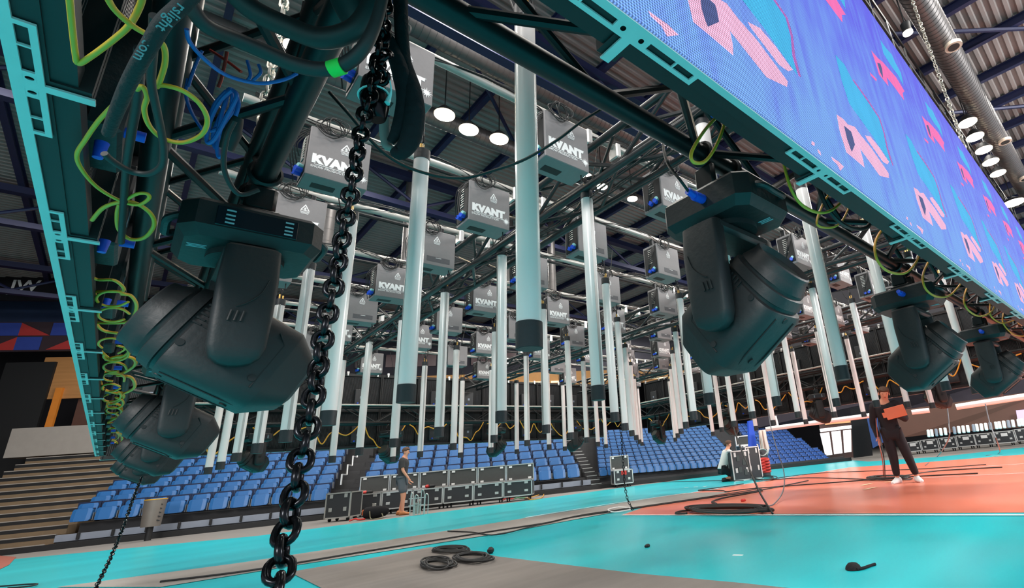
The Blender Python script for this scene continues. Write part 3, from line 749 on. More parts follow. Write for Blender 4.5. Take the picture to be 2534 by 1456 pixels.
tag(stuffB.build('tip_up_seats', [M_SEAT, M_SB, M_SEATK]), 'upper rows of small blue tip-up seats right of the second aisle', 'seats', kind='stuff')
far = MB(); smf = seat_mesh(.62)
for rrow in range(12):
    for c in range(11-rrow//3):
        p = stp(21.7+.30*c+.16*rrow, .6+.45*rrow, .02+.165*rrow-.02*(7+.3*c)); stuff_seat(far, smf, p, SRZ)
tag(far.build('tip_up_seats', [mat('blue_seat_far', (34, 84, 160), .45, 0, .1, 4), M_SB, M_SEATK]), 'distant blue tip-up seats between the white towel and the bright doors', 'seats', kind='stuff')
# steel treads under the rows
def treads(name, t0, t1, rows, b0, z0, db, dz, slope, label, mfac=M_STAND):
    t = thing(name, label, 'stand')
    for k in range(rows):
        m = MB(); a = z0+dz*k-slope*t0; b = z0+dz*k-slope*t1
        P = [stp(t0, b0+db*k, a), stp(t1, b0+db*k, b), stp(t1, b0+db*(k+1)+.02, b), stp(t0, b0+db*(k+1)+.02, a)]
        lo = [v-Vector((0, 0, dz+.03)) for v in P]
        m.add(P+lo, [(0, 1, 2, 3), (7, 6, 5, 4), (0, 4, 5, 1), (1, 5, 6, 2), (2, 6, 7, 3), (3, 7, 4, 0)]); m.build('tread', mfac, t)
    return t
treads('seat_stand', -.3, 6.2, 9, .28, .27, .80, .305, .012, 'dark steel steps under the blue seats at left')
treads('seat_stand', 6.75, 14.25, 9, .28, .27, .80, .305, .012, 'dark steel steps under the blue seats behind the flight cases')
treads('seat_stand', 14.6, 21.2, 13, .30, .49, .45, .165, .020, 'dark steel steps under the small blue seats right of the second aisle')
treads('seat_stand', 21.5, 25.5, 13, .35, .46, .45, .165, .020, 'dark steel steps under the distant blue seats near the bright doors')
# aisle steps with pale edges
def aisle(t0, t1, n, b0, z0, db, dz, label, m, mn=M_ALU):
    t = thing('aisle_steps', label, 'stairs')
    for k in range(n):
        a = stp((t0+t1)/2, b0+db*k+db, z0+dz*k); s_ = MB()
        s_.box((a.x, a.y, a.z/2+.02), (t1-t0, db*2, a.z), rot=Matrix.Rotation(SRZ, 3, 'Z')); st = s_.build('step', m, t)
        e = stp((t0+t1)/2, b0+db*k+.02, z0+dz*k+.03)
        if mn is M_STEPG: MB().box(e-Vector((0, 0, .055))-SN*.012, (t1-t0, .02, .09), rot=Matrix.Rotation(SRZ, 3, 'Z')).build('gap_shade_strip', M_DARK, st)  # solid dark strip stands in for the shade under the nosing
        MB().box(e, (t1-t0, .05, .022), rot=Matrix.Rotation(SRZ, 3, 'Z')).build('nosing', mn, st)
aisle(-3.9, -.42, 13, .1, .12, .36, .215, 'wide timber stairs with pale edges at far left', M_STEP, M_STEPG)
aisle(14.22, 14.62, 14, .25, .14, .36, .14, 'narrow grey aisle stairs between the two blue seat stands', M_STAND)
aisle(6.2, 6.72, 12, .3, .2, .4, .15, 'narrow dark aisle stairs beside the zigzag rail', M_STAND, M_STAND)
zz = MB(); P = []
for k in range(8): P += [stp(6.25-.02*k, .3+.8*k, .95+.305*k), stp(6.25-.02*k, .3+.8*k, 1.25+.305*k), stp(6.2-.02*k, 1.1+.8*k, 1.25+.305*k)]
zz.tube(P, .028, 6, smooth=False); tag(zz.build('stair_rail', M_ALU), 'zigzag aluminium rail climbing between the blue seats', 'rail')
# front wall of the stands
def fascia(name, t0, t1, z0, z1, b0, b1, m, label):
    c = stp((t0+t1)/2, (b0+b1)/2, (z0+z1)/2); return tag(MB().box(c, (t1-t0, abs(b1-b0), z1-z0), rot=Matrix.Rotation(SRZ, 3, 'Z')).build(name, m), label, 'stand front')
fascia('stand_kerb', -5, 25.6, 0, .14, .02, .12, M_DARK, 'long black kerb along the foot of the seat stands')
fascia('stand_fascia', -.3, 14.2, .17, .34, .22, .30, M_STANDL, 'pale grey front board below the first row of blue seats')
fascia('stand_fascia', 14.6, 25.4, .02, .20, .22, .30, M_STAND, 'dark front board below the small blue seats at right')
for k in range(20):
    p = stp(.2+k*.72, .17, .27)
    tag(MB().box(p, (.05, .07, .17), rot=Matrix.Rotation(SRZ, 3, 'Z'), bev=.01).build('fascia_bracket', M_DARK), 'small dark bracket on the pale board below the seats, %s from the left' % nth(k), 'bracket', 'stand brackets')
# rest of the background, in the left part of the picture
def board(name, c0, c1, m, label, cat, b=.1):   # upright board between two ground points with heights
    (t0, b0, z0), (t1, b1, z1) = c0, c1; A = stp(t0, b0); B = stp(t1, b1); D = B-A; c = (A+B)/2+Vector((0, 0, (z0+z1)/2))
    o = MB().box(c, (D.length, b, z1-z0), rot=Matrix.Rotation(math.atan2(D.y, D.x), 3, 'Z')).build(name, m); return tag(o, label, cat)
board('landing', (-4.6, 5.2, 2.8), (-.4, 5.2, 3.75), M_STEPG, 'grey landing slab above the timber stairs at far left', 'landing', 1.2)
board('wall_cladding', (-4.2, 6.6, 0), (-.3, 6.6, 7.2), mat('chestnut_panel', (86, 56, 46), .7), 'reddish brown wall panel behind the top of the left stairs', 'wall panel')
board('timber_cladding', (-5.4, 6.4, 5.0), (-1.8, 6.4, 6.6), mat('amber_timber', (176, 124, 72), .6, 0, .25, 2, stretch=(.2, 1, 6)), 'amber timber wall panel at left edge of the video wall', 'wall panel')
board('orange_door_frame', (-4.78, 6.3, 0), (-4.58, 6.3, 5.4), mat('orange_paint', (214, 128, 40), .6), 'slim orange upright on the brown wall at far left', 'door frame')
board('black_doorway', (-6.4, 6.3, 0), (-5.0, 6.3, 6.4), M_DARK, 'black doorway at the far left above the stairs', 'doorway')
board('pattern_ribbon', (-9.5, 6.0, 6.75), (-2.2, 6.0, 7.9), mat('ribbon_base', (52, 36, 44), .7), 'dark red and blue patterned balcony ribbon at far left', 'balcony front')
rb = bpy.data.objects['pattern_ribbon']
MR, MBl = mat('ribbon_red', (176, 52, 50), .6), mat('ribbon_blue', (44, 66, 150), .6)
def rib_piece(t0, t1, za, zb, m, tri=0):
    P = [(t0, za), (t1, za), (t1, zb), (t0, zb)]
    if tri == 1: P = [(t0, za), (t1, za), (t1, zb)]
    if tri == 2: P = [(t0, za), (t1, za), (t0, zb)]
    v = [stp(a, 5.93, b) for a, b in P]; v2 = [stp(a, 5.91, b) for a, b in P]; n = len(v)
    o = MB().add(v2+v, [tuple(range(n)), tuple(range(2*n-1, n-1, -1))]+[(i, n+i, n+(i+1) % n, (i+1) % n) for i in range(n)]).build('pattern_patch', m, rb); o.matrix_parent_inverse = rb.matrix_world.inverted()
for q, a in enumerate((-8.6, -6.9, -5.2, -3.5)):
    rib_piece(a, a+.8, 7.35, 7.85, MBl); rib_piece(a+.8, a+1.7, 7.35, 7.85, MR, 2); rib_piece(a, a+.8, 6.8, 7.3, MR, 1); rib_piece(a+.8, a+1.5, 6.8, 7.3, MBl)
board('upper_navy_seating', (-10, 7.5, 7.9), (-3.0, 7.5, 9.3), mat('navy_block', (34, 52, 84), .8, 0, .25, 3), 'dark navy block of upper seating at the far left', 'upper seating', 1.5)
sg = thing('lit_sign', 'dark scoreboard band with white letters JW at the far left edge', 'sign', stp(-6.0, 5.2, 9.0), SRZ)
MB().box((0, 0, 0), (4.4, .12, 1.0)).build('board', mat('sign_board', (20, 20, 26), .5), sg)
lettering('JW', .62, M_LOGO, sg, (.15, -.065, .05), bold=.02)
# upper rear: dark tribune fronts that close the view between grid and stands
board('balcony_front', (-3, 9.5, 5.2), (34, 9.5, 6.0), mat('amber_strip', (150, 108, 60), .7), 'long amber timber balcony front behind the light tubes', 'balcony front')
ls = MB()
for k in range(13):
    t_ = -1+k*1.9; o = MB().box(stp(t_+.7, 9.38, 5.42), (1.3, .06, .10), rot=Matrix.Rotation(SRZ, 3, 'Z')).build('strip_light', emit('strip_glow', (255, 226, 180), 1.6))
    tag(o, 'warm strip light on the amber balcony front, %s from the left' % nth(k), 'strip light', 'balcony strip lights')
board('upper_stand', (-3, 12, 6.0), (36, 12, 8.9), mat('upper_stand_dark', (46, 46, 56), .85, 0, .3, 1.2), 'dark upper stand and control rooms under the roof', 'upper stand')
for k in range(9):
    w_ = board('control_window', (1+k*1.5, 11.9, 7.0), (2.1+k*1.5, 11.9, 7.7), mat('window_dark', (88, 66, 70), .3), 'dark control room window under the roof, %s from the left' % nth(k), 'window'); w_['group'] = 'control room windows'
def rpt2(p, dist):
    w = wray(p); s_ = dist/math.hypot(w.x, w.y); v = w*s_; v.z += EYE; return v
# sponsor board with lettering, right of the far corner
sc_ = rpt2((2045, 800), 15.0); sb = thing('sponsor_board', 'black hoarding with pale letters BLRT GRUPP behind the right light tubes', 'sponsor board', sc_, math.atan2(sc_.y, sc_.x)-PI/2)
MB().box((.3, 0, .1), (5.4, .1, 1.5)).build('board', mat('hoarding_black', (16, 17, 26), .6), sb)
M_PALE = mat('pale_print', (128, 134, 146), .6)
lettering('BLRT GRUPP', .24, M_PALE, sb, (-.0, -.06, -.12), bold=.02, spacing=1.1)
for x_ in (-1.5, 2.4): MB().cyl((x_, 0, .8), (x_, 0, 9.3-sc_.z), .02, 6).build('suspension_rod', M_DARK, sb)
tri = MB().add([(-1.32, -.06, -.22), (-1.0, -.06, -.22), (-1.09, -.06, .04)], [(0, 1, 2)]).build('logo_triangle', M_PALE, sb)
lettering('nn', .36, M_PALE, sb, (1.15, -.06, .12), name='small_lettering')
# right hand background: bright doors, black curtain, brown screen
def rpt(p, dist):   # point on the ray of a pixel at a given plan distance
    w = wray(p); s_ = dist/math.hypot(w.x, w.y); v = w*s_; v.z += EYE; return v
def quad(name, px, dist, m, label, cat, th=.05, parent=None):
    P = [rpt(p, dist) for p in px]; n = (P[1]-P[0]).cross(P[-1]-P[0]).normalized()*th; Q = [p+n for p in P] if n.dot(P[0]) > 0 else [p-n for p in P]
    k = len(P); o = MB().add(P+Q, [tuple(range(k)), tuple(range(2*k-1, k-1, -1))]+[(i, k+i, k+(i+1) % k, (i+1) % k) for i in range(k)]).build(name, m)
    if parent: o.parent = parent; return o
    return tag(o, label, cat)
M_DAY = emit('daylight_glass', (255, 244, 240), 1.05, (200, 200, 205))
dr = thing('glass_doors', 'bright glazed entrance doors with daylight behind, right of the far seats', 'doors')
quad('door_frame', [(2026, 1050), (2116, 1036), (2122, 1132), (2046, 1138)], 26, mat('door_frame_brown', (70, 44, 40), .5), '', '', .1, dr)
for k, (a, b, c, d_) in enumerate([((2029, 1073), (2052, 1070), (2060, 1126), (2042, 1128)), ((2057, 1069), (2080, 1066), (2085, 1122), (2064, 1125)), ((2086, 1066), (2106, 1064), (2107, 1119), (2089, 1121))]):
    g = quad('glass_leaf', [a, b, c, d_], 25.85, M_DAY, '', '', .02, dr)
quad('transom_glass', [(2028, 1062), (2112, 1052), (2113, 1060), (2030, 1070)], 25.85, M_DAY, '', '', .02, dr)
quad('glow_header', [(2040, 1044), (2104, 1036), (2105, 1046), (2042, 1052)], 25.8, emit('header_glow', (240, 170, 110), .7, (150, 120, 90)), 'warm lit header strip above the bright entrance doors', 'light strip')
quad('black_curtain', [(2104, 1010), (2144, 1004), (2160, 1128), (2112, 1134)], 24, M_CLOTH, 'black curtain hanging right of the bright entrance doors', 'curtain')
quad('side_seating', [(2144, 1030), (2190, 1018), (2196, 1090), (2160, 1110)], 23, mat('blue_side', (30, 62, 120), .6, 0, .3, 30), 'dark blue seat block between the black curtain and the standing man', 'seats')
quad('brown_screen', [(2196, 1020), (2620, 960), (2620, 1052), (2330, 1072), (2230, 1084)], 24, M_WALLB, 'big dull brown backdrop behind the standing man at right', 'backdrop')
quad('lilac_screen', [(2514, 1016), (2640, 1004), (2640, 1048), (2520, 1052)], 23.6, emit('lilac_glow', (240, 214, 255), .95, (100, 90, 110)), 'bright lilac screen at the right edge below the moving heads', 'screen')
def beam(name, pa, pb, dist, r, m, label, cat):
    a, b = rpt(pa, dist), rpt(pb, dist); return tag(MB().cyl(a, b, r, 8).build(name, m), label, cat)
beam('white_beam', (1895, 1063), (2190, 1024), 14.6, .06, M_WHITE, 'white horizontal band crossing behind the standing man, left part', 'beam')
beam('white_beam', (2256, 1021), (2300, 1016), 14.6, .06, M_WHITE, 'short white band between the standing man and the distant fixture', 'beam')
beam('white_beam', (2366, 1008), (2560, 978), 14.6, .07, M_WHITE, 'white band at right below the large moving heads', 'beam')
beam('white_beam', (1917, 1030), (1925, 1062), 14.6, .05, M_WHITE, 'short upright white band beside the distant seats', 'beam')
quad('dark_backdrop', [(1850, 960), (2600, 900), (2600, 1000), (2196, 1024), (1860, 1062)], 27, mat('dim_gallery', (52, 46, 56), .8, 0, .3, 2), 'dim gallery above the white band at right', 'gallery')
# ================================================================== FLIGHT CASES
M_CASE = mat('case_laminate', (46, 48, 52), .45, 0, .08, 8)
M_CASEI = mat('case_inside', (78, 80, 80), .9, 0, .1, 12)
def case(w, d, h, label, loc, rz, lid=0., group=None, base=.14, open_front=False, wheels=True):
    t = thing('flight_case', label, 'flight case', loc, rz, group)
    b = MB().box2((-w/2, 0, base), (w/2, d, base+h)).build('body', M_CASE, t)
    e = MB(); r = .016
    for z in (base, base+h):
        for y in (0, d): e.box((0, y, z), (w+r*2, r*2, r*2))
        for x in (-w/2, w/2): e.box((x, d/2, z), (r*2, d+r*2, r*2))
    for x in (-w/2, w/2):
        for y in (0, d): e.box((x, y, base+h/2), (r*2, r*2, h))
    e.build('aluminium_edging', M_ALU, t)
    for x in (-w*.30, w*.30):
        for z in ((base+h*.88), (base+h*.33)): MB().box((x, -.006, z), (w*.13, .012, h*.16), bev=.004).build('latch', M_ALU, t)
    if wheels:
        for x in (-w/2+.09, w/2-.09):
            for y in (.08, d-.08): MB().cyl((x-.015, y, .05), (x+.015, y, .05), .05, 14).box((x, y, .10), (.05, .06, .06)).build('castor', M_DARK, t)
    if lid:
        l = MB().box2((-w/2, d-.02, base+h+.03), (w/2, d+.06, base+h+.03+lid)).build('lid', M_CASEI, t)
        e = MB()
        for z in (base+h+.03, base+h+.03+lid): e.box((0, d-.03, z), (w+.03, .035, .03))
        for x in (-w/2, w/2): e.box((x, d-.03, base+h+.03+lid/2), (.03, .035, lid))
        e.build('lid_edging', M_ALU, l)
        for x in (-w*.36, w*.36):
            for z in (.1, .88): MB().box((x, d-.035, base+h+.03+lid*z), (w*.12, .02, lid*.12), bev=.004).build('lid_latch', M_WHITE, l)
    return t
A, B = on_z((862, 1284)), on_z((1318, 1237)); D = (B-A); n = 6; rzc = math.atan2(D.y, D.x); wc = D.length/n
for k in range(n):
    p = A+D*((k+.5)/n)
    case(wc*.95, .6, .46-.01*k, 'open black flight case with raised lid, %s from left by the stand' % nth(k), p, rzc, .46, 'open flight cases by the stand', .15)
p = on_z((832, 1292)); case(.72, .45, .62, 'closed dark flight case on castors standing at the left end of the case row', (p.x, p.y, 0), rzc-.25, 0, None, .10)
# things lying in and by the cases
def blob(name, label, cat, p, size, m, rz=0):
    o = MB().box((0, 0, size[2]/2), size, bev=min(size)*.35).build(name, m, None, (p.x, p.y, p.z), (0, 0, rz)); return tag(o, label, cat)
for k, (px, m, s) in enumerate([((892, 1228), M_RED, .16), ((905, 1227), M_DARK, .14), ((1052, 1212), M_RED, .12), ((1060, 1211), M_DARK, .15)]):
    pos = A+D*((px[0]-862)/456)+Vector((.1, .25, .61)); blob('tool_pouch', ['red pouch in the first open case', 'black pouch beside the red one in the first open case', 'small red pouch in the third open case', 'black pouch in the third open case'][k], 'pouch', pos, (s*1.5, .1, .1), m, rzc)
bag = thing('backpack', 'black backpack with orange trim lying on the floor by the cases', 'bag', on_z((930, 1284)), rzc)
mb = MB(); mb.loft([[Vector((x, p_.y, p_.z+.16)) for p_ in sl(0, w_, h_, 2.6, 18)] for x, w_, h_ in ((-.32, .08, .06), (-.26, .17, .14), (0, .2, .16), (.22, .16, .12), (.30, .07, .05))]); mb.build('bag_body', M_CLOTH, bag)
MB().box((-.29, -.08, .18), (.06, .1, .14), bev=.02).build('bag_trim', mat('orange_trim', (190, 90, 40), .7), bag)
MB().tube(smooth_path([(-.1, -.18, .2), (0, -.34, .03), (.15, -.42, .015), (.28, -.30, .02), (.2, -.16, .12)], 5), .012, 6).build('strap', mat('olive_strap', (110, 106, 84), .8), bag)
tr = thing('metal_rack', 'small aluminium hand truck frame standing beside the man in the grey shirt', 'hand truck', on_z((1030, 1277)), rzc)
m = MB()
for x in (-.16, -.05, .10, .20): m.tube(smooth_path([(x, 0, 0), (x, 0, .5+.06*math.sin(x*20)), (x+.05, 0, .54+.06*math.sin(x*20)), (x+.08, 0, .4), (x+.08, 0, .02)], 4), .012, 6)
m.box((.0, .02, .25), (.42, .02, .02)); m.box((.0, .02, .42), (.42, .02, .02)); m.build('frame', M_ALU, tr)
bd = MB(); bd.box((0, .04, .18), (.13, .06, .26), bev=.01); bd.build('plate', M_STEPG, tr)
for k, (px, m_, lab) in enumerate([((882, 1290), M_RED, 'red flat strap on the grey floor edge at the left end of the cases'), ((1150, 1247), M_RED, 'red clamp on the floor below the third logo case'), ((1165, 1245), M_DARK, 'black shackle next to the red clamp'), ((1213, 1239), M_RED, 'small red sling on the floor by the right cases'), ((1258, 1238), M_RED, 'larger red sling on the floor near the right end of the cases'), ((1285, 1236), mat('green_sling', (90, 150, 110), .7), 'green sling beside the larger red one'), ((1372, 1221), M_RED, 'small red dark tool lying right of the yellow cable loop')]):
    q = on_z(px, .0); s_ = MB(); s_.tube(smooth_path([(-.18, 0, .02), (-.05, .05, .05), (.06, -.04, .03), (.2, .03, .02)], 4), .022, 6)
    tag(s_.build('lifting_sling', m_, None, (q.x, q.y, 0), (0, 0, rzc)), lab, 'sling')
def floor_cable(name, px, r, label, m=None, cat='cable', k=6):
    P = [on_z(p, .016+r) for p in px]; o = MB().tube(smooth_path(P, k), r, 6).build(name, m or M_CABLE); return tag(o, label, cat)
floor_cable('yellow_cable', [(1298, 1235), (1325, 1228), (1345, 1222), (1340, 1232), (1318, 1237), (1300, 1233)], .012, 'yellow cable loop on the floor at the right end of the case row', M_YEL)
# lone open case before the right stand
p = on_z((1545, 1206)); rz2 = -.12
t = case(.66, .5, .44, 'open flight case with red label standing alone before the right stand', (p.x, p.y, 0), rz2+rzc+.3, .46, None, .12)
MB().box((.02, -.012, .47), (.19, .006, .14)).build('red_label', M_RED, t)
# cases around the kneeling man
p = on_z((1840, 1190)); rz3 = -.55
t = case(.55, .30, .80, 'black foam-lined flight case standing open beside the kneeling man', (p.x, p.y, 0), rz3, 0, None, .02, wheels=False)
for k, (x, z) in enumerate([(-.08, .62), (.10, .50), (-.05, .30), (.12, .22)]): MB().box((x, -.008, z), (.10, .012, .16), bev=.003).build('foam_cutout', M_CASEI, t)
p = on_z((1872, 1187)); case(.42, .34, .88, 'narrow black flight case right behind the foam-lined one', (p.x+.15, p.y+.1, 0), rz3, 0, None, .02, wheels=False)
p = on_z((1868, 1180)); case(.62, .4, .36, 'flight case with grey edges behind the kneeling man, below the blue post', (p.x+.7, p.y+.5, 0), rz3, .3, None, .62, wheels=False)
p = on_z((1893, 1180)); rg = thing('red_hose_rack', 'red coiled equipment rack beside the cases at the blue post', 'equipment rack', (p.x, p.y, 0), rz3)
m = MB()
for q in range(5): m.tube([(.16*math.cos(a), -.1+.05*math.sin(a*2), .16+q*.085+.03*math.sin(a)) for a in [2*PI*i/14 for i in range(14)]], .035, 8, closed=True)
m.build('red_coil', M_RED, rg); m = MB()
for q in range(3): m.tube([(.15*math.cos(a), -.1+.02*q, .72+.10*math.sin(a)) for a in [2*PI*i/16 for i in range(16)]], .012, 6, closed=True)
m.build('grey_coil', M_ALU, rg); MB().box((0, .1, .4), (.5, .04, .8)).build('back_plate', M_CASE, rg)
# padded blue post and towel
p = on_z((1872, 1184)); q = Vector((p.x+1.1, p.y+.55, 0)); dq = math.hypot(q.x, q.y)
po = thing('padded_post', 'bright blue padded volleyball post cover leaning behind the cases', 'post', q, -.7)
mb = MB(); zt = rpt((1858, 1042), dq).z; a0 = rpt((1863, 1118), dq)-q; a1 = rpt((1855, 1042), dq)-q
R_ = Matrix.Rotation(.7, 3, 'Z'); a0 = R_ @ a0; a1 = R_ @ a1
mb.loft([[a0+Vector(v) for v in ((-.12, -.07, 0), (.14, -.07, 0), (.14, .1, 0), (-.12, .1, 0))], [a1+Vector(v) for v in ((-.06, -.07, 0), (.09, -.07, 0), (.09, .1, 0), (-.06, .1, 0))]], smooth=False); mb.build('padding', M_BLUEP, po)
MB().cyl((a0.x, a0.y, 0), (a0.x, a0.y, a0.z+.02), .04, 10).build('foot', M_DARK, po)
tw = MB(); w0 = rpt((1888, 1066), dq-.3); n_ = 9; rings = []
vs = []; fs = []
px_l = [(1877, 1066), (1879, 1090), (1882, 1115), (1885, 1128)]; px_r = [(1893, 1064), (1897, 1088), (1903, 1110), (1899, 1127)]
for a, b in zip(px_l, px_r):
    for i in range(n_):
        u = i/(n_-1); v = rpt((a[0]+(b[0]-a[0])*u, a[1]+(b[1]-a[1])*u), dq-.3+.05*math.sin(u*14)); vs.append(v)
for j in range(3):
    for i in range(n_-1): fs.append((j*n_+i, j*n_+i+1, (j+1)*n_+i+1, (j+1)*n_+i))
o = tw.add(vs, fs, 0, True).build('towel', mat('white_towel', (226, 208, 200), .95, 0, .06, 40, .4)); so = o.modifiers.new('thick', 'SOLIDIFY'); so.thickness = .02; tag(o, 'long off-white towel hanging right of the blue padded post', 'towel')
# row of labelled cases at the right edge
rows = [(2244, 2281, 1120, 1096), (2285, 2325, 1116, 1090), (2330, 2370, 1112, 1085), (2374, 2416, 1107, 1079), (2419, 2462, 1103, 1075), (2466, 2516, 1099, 1070), (2520, 2580, 1093, 1063)]
for k, (xa, xb, yb, yt) in enumerate(rows):
    P = on_z((xa, yb+7))
    dist = math.hypot(P.x, P.y); T = rpt((xa, yt), dist); zb_ = .13; hgt = T.z-zb_; Q = rpt((xb, yb-5), math.hypot(P.x, P.y)+.12); Q.z = 0; dd = Q-P
    t = case(dd.length*.97, .6, max(.3, hgt), 'black flight case with white label, %s from left in right edge row' % nth(k), P+dd/2, math.atan2(dd.y, dd.x), 0, 'labelled flight cases', max(.1, zb_))
    MB().box((.02, -.012, max(.1, zb_)+max(.3, hgt)*.72), (.24, .006, .13)).build('paper_label', M_WHITE, t)
# folded white-covered seats above them
for k in range(22):
    xa = 2296+k*11.2+(3 if k % 5 == 0 else 0); yb = 1083-(xa-2296)*.118; P = rpt((xa, yb), 20.6); T = rpt((xa-3, yb-19), 20.6)
    if 2348 < xa < 2362: continue
    mb = MB(); mb.box((0, 0, (T.z-P.z)/2), (.09, .08, (T.z-P.z)), bev=.02)
    tag(mb.build('covered_seat', M_WHITE if k % 4 != 2 else M_STANDL, None, (P.x, P.y, P.z), (0, .12, -1.1)), 'pale upright seat back behind the labelled cases, %s from the left' % nth(k), 'seat back', 'pale seat backs')
# waste bin by the left stand
p = on_z((372, 1325), 0); q = rpt((372, 1304), 19.6)
bn = thing('waste_bin', 'grey waste bin with yellow rim in front of the left blue seats', 'waste bin', (q.x, q.y, q.z), -.2)
MB().tube([(0, 0, 0), (0, 0, .66)], [.20, .235], 20).build('bin_body', mat('bin_grey', (120, 114, 108), .5, .3), bn)
m = MB()
for k in range(5): m.box((.15, -.16, .14+k*.10), (.07, .02, .025), rot=Matrix.Rotation(.4, 3, 'Y'))
m.build('vents', M_DARK, bn)
MB().cyl((0, 0, .66), (0, 0, .685), .24, 20).build('rim', mat('yellow_rim', (210, 160, 50), .5), bn)
MB().cyl((0, 0, -q.z), (0, 0, .0), .07, 16).build('stand', M_DARK, bn)
# ================================================================== FLOOR CLUTTER
def coil(name, p, rx, ry, n, r, label, seed, m=None, z=.016):
    """coil traced on the floor: p centre, rx and ry its half extents as seen, turned into floor points"""
    rnd = random.Random(seed); P = []; N_ = n*14; k1, k2 = rnd.uniform(0, 6), rnd.uniform(0, 6); sq = [(rnd.uniform(-.22, .22), rnd.uniform(-.3, .3), rnd.uniform(.62, 1.1), rnd.uniform(.5, 1.1)) for _ in range(n+2)]
    for i in range(N_):
        a = 2*PI*i/14; kx = 1-.28*abs(math.sin(i*.21+k1)); ky = 1-.45*abs(math.sin(i*.13+k2)); j, u = divmod(i, 14); u /= 14; A_, B_ = sq[j], sq[j+1]; ox, oy, sx, sy = [A_[m_]*(1-u)+B_[m_]*u for m_ in range(4)]; q = on_z((p[0]+rx*(ox+sx*math.cos(a)), p[1]+ry*(oy+sy*math.sin(a))), z); q.z = z+r+.004*(i % 28)/28*4+r*1.2*(i/N_); P.append(q)
    return tag(MB().tube(smooth_path(P, 3), r, 6).build(name, m or M_CABLE), label, 'cable coil')
coil('cable_coil', (1078, 1402), 46, 15, 6, .010, 'round black cable coil, nearest on the grey carpet', 1)
coil('cable_coil', (1168, 1386), 46, 12, 6, .011, 'second black cable coil right of the round one on the grey carpet', 2)
coil('cable_coil', (1110, 1365), 42, 7, 7, .010, 'flat dark cable heap at the far edge of the grey carpet', 3)
coil('cable_coil', (1800, 1267), 98, 8.5, 8, .017, 'long heap of thick black cable on the white line of the salmon field', 4)
coil('cable_coil', (2200, 1185), 52, 5, 6, .012, 'flat black cable heap on the salmon field around the white shoes', 5)
coil('cable_coil', (1890, 1186), 30, 5, 5, .012, 'dark cable heap on the floor right of the kneeling man', 6)
blob('black_plug', 'round black plug on the second cable coil', 'plug', on_z((1214, 1372)), (.07, .07, .07), M_DARK)
floor_cable('black_cable', [(397, 1440), (620, 1412), (900, 1366), (1100, 1334), (1240, 1312), (1350, 1295), (1420, 1280), (1560, 1260), (1700, 1240), (1880, 1214), (2000, 1190)], .012, 'long black cable along the lower edge of the grey runner')
floor_cable('black_cable', [(1108, 1315), (1170, 1318), (1230, 1324), (1330, 1300), (1440, 1275), (1560, 1258), (1780, 1226), (1880, 1210)], .009, 'thin black cable on the grey runner beside the longer one')
floor_cable('black_cable', [(1460, 1202), (1600, 1195), (1740, 1191), (1840, 1190)], .010, 'thin black cable across the far turquoise floor')
floor_cable('black_cable', [(1840, 1198), (1780, 1207), (1728, 1214), (1760, 1214), (1790, 1215), (1800, 1217), (1850, 1211), (1980, 1201), (2100, 1192), (2240, 1181), (2420, 1172)], .012, 'dark cable looping on the salmon field from the cases to the right')
floor_cable('black_cable', [(1700, 1271), (1672, 1271), (1690, 1265), (1745, 1261), (1738, 1257), (1772, 1248), (1762, 1243), (1790, 1233), (1850, 1222), (1886, 1214), (1870, 1208)], .015, 'wavy thick black cable on the salmon field left of the heap')
floor_cable('black_cable', [(1905, 1188), (2000, 1183), (2120, 1186), (2180, 1187), (2300, 1168), (2420, 1160), (2480, 1157)], .012, 'black cable lying behind the standing man')
floor_cable('black_cable', [(1920, 1184), (2020, 1172), (2160, 1166), (2300, 1160), (2440, 1150)], .010, 'farther black cable on the salmon field at right')
floor_cable('black_cable', [(0, 1452), (50, 1448), (92, 1446), (70, 1452), (20, 1456)], .010, 'thin dark cable loop on the turquoise floor in the lower left corner')
floor_cable('white_cable', [(1560, 1262), (1520, 1268), (1505, 1262), (1530, 1256), (1560, 1258)], .012, 'white rope loop at the foot of the small chain', M_WHITE, 'rope')
blob('red_hook', 'small dark red hook on the salmon field', 'hook', on_z((1840, 1243)), (.10, .06, .05), M_RED)
cp = thing('black_cloth', 'crumpled black cloth with strap on the turquoise foreground floor', 'cloth', on_z((2112, 1410), .0), .3)
mb = MB(); mb.loft([[Vector((p_.y, p_.z, z)) for p_ in sl(0, a, b, 2.2, 18)] for z, a, b in ((.006, .075, .05), (.02, .07, .045), (.035, .045, .03), (.042, .01, .008))]); mb.build('crumpled_cloth', M_CLOTH, cp)
MB().tube(smooth_path([(-.06, -.03, .012), (-.02, -.07, .014), (.05, -.10, .012), (.10, -.13, .012)], 5), .009, 6).build('strap', M_CLOTH, cp)
blob('black_clip', 'tiny black clip on the turquoise floor in the middle foreground', 'clip', on_z((1602, 1356)), (.07, .04, .03), M_DARK, .4)
blob('paper_scrap', 'small white paper scrap at the lower edge of the turquoise floor', 'paper', on_z((1826, 1376)), (.035, .09, .006), M_WHITE, .2)
blob('paper_scrap', 'crumpled pale scrap on the grey carpet at the bottom edge', 'paper', on_z((1725, 1452)), (.05, .03, .01), M_WHITE, .5)
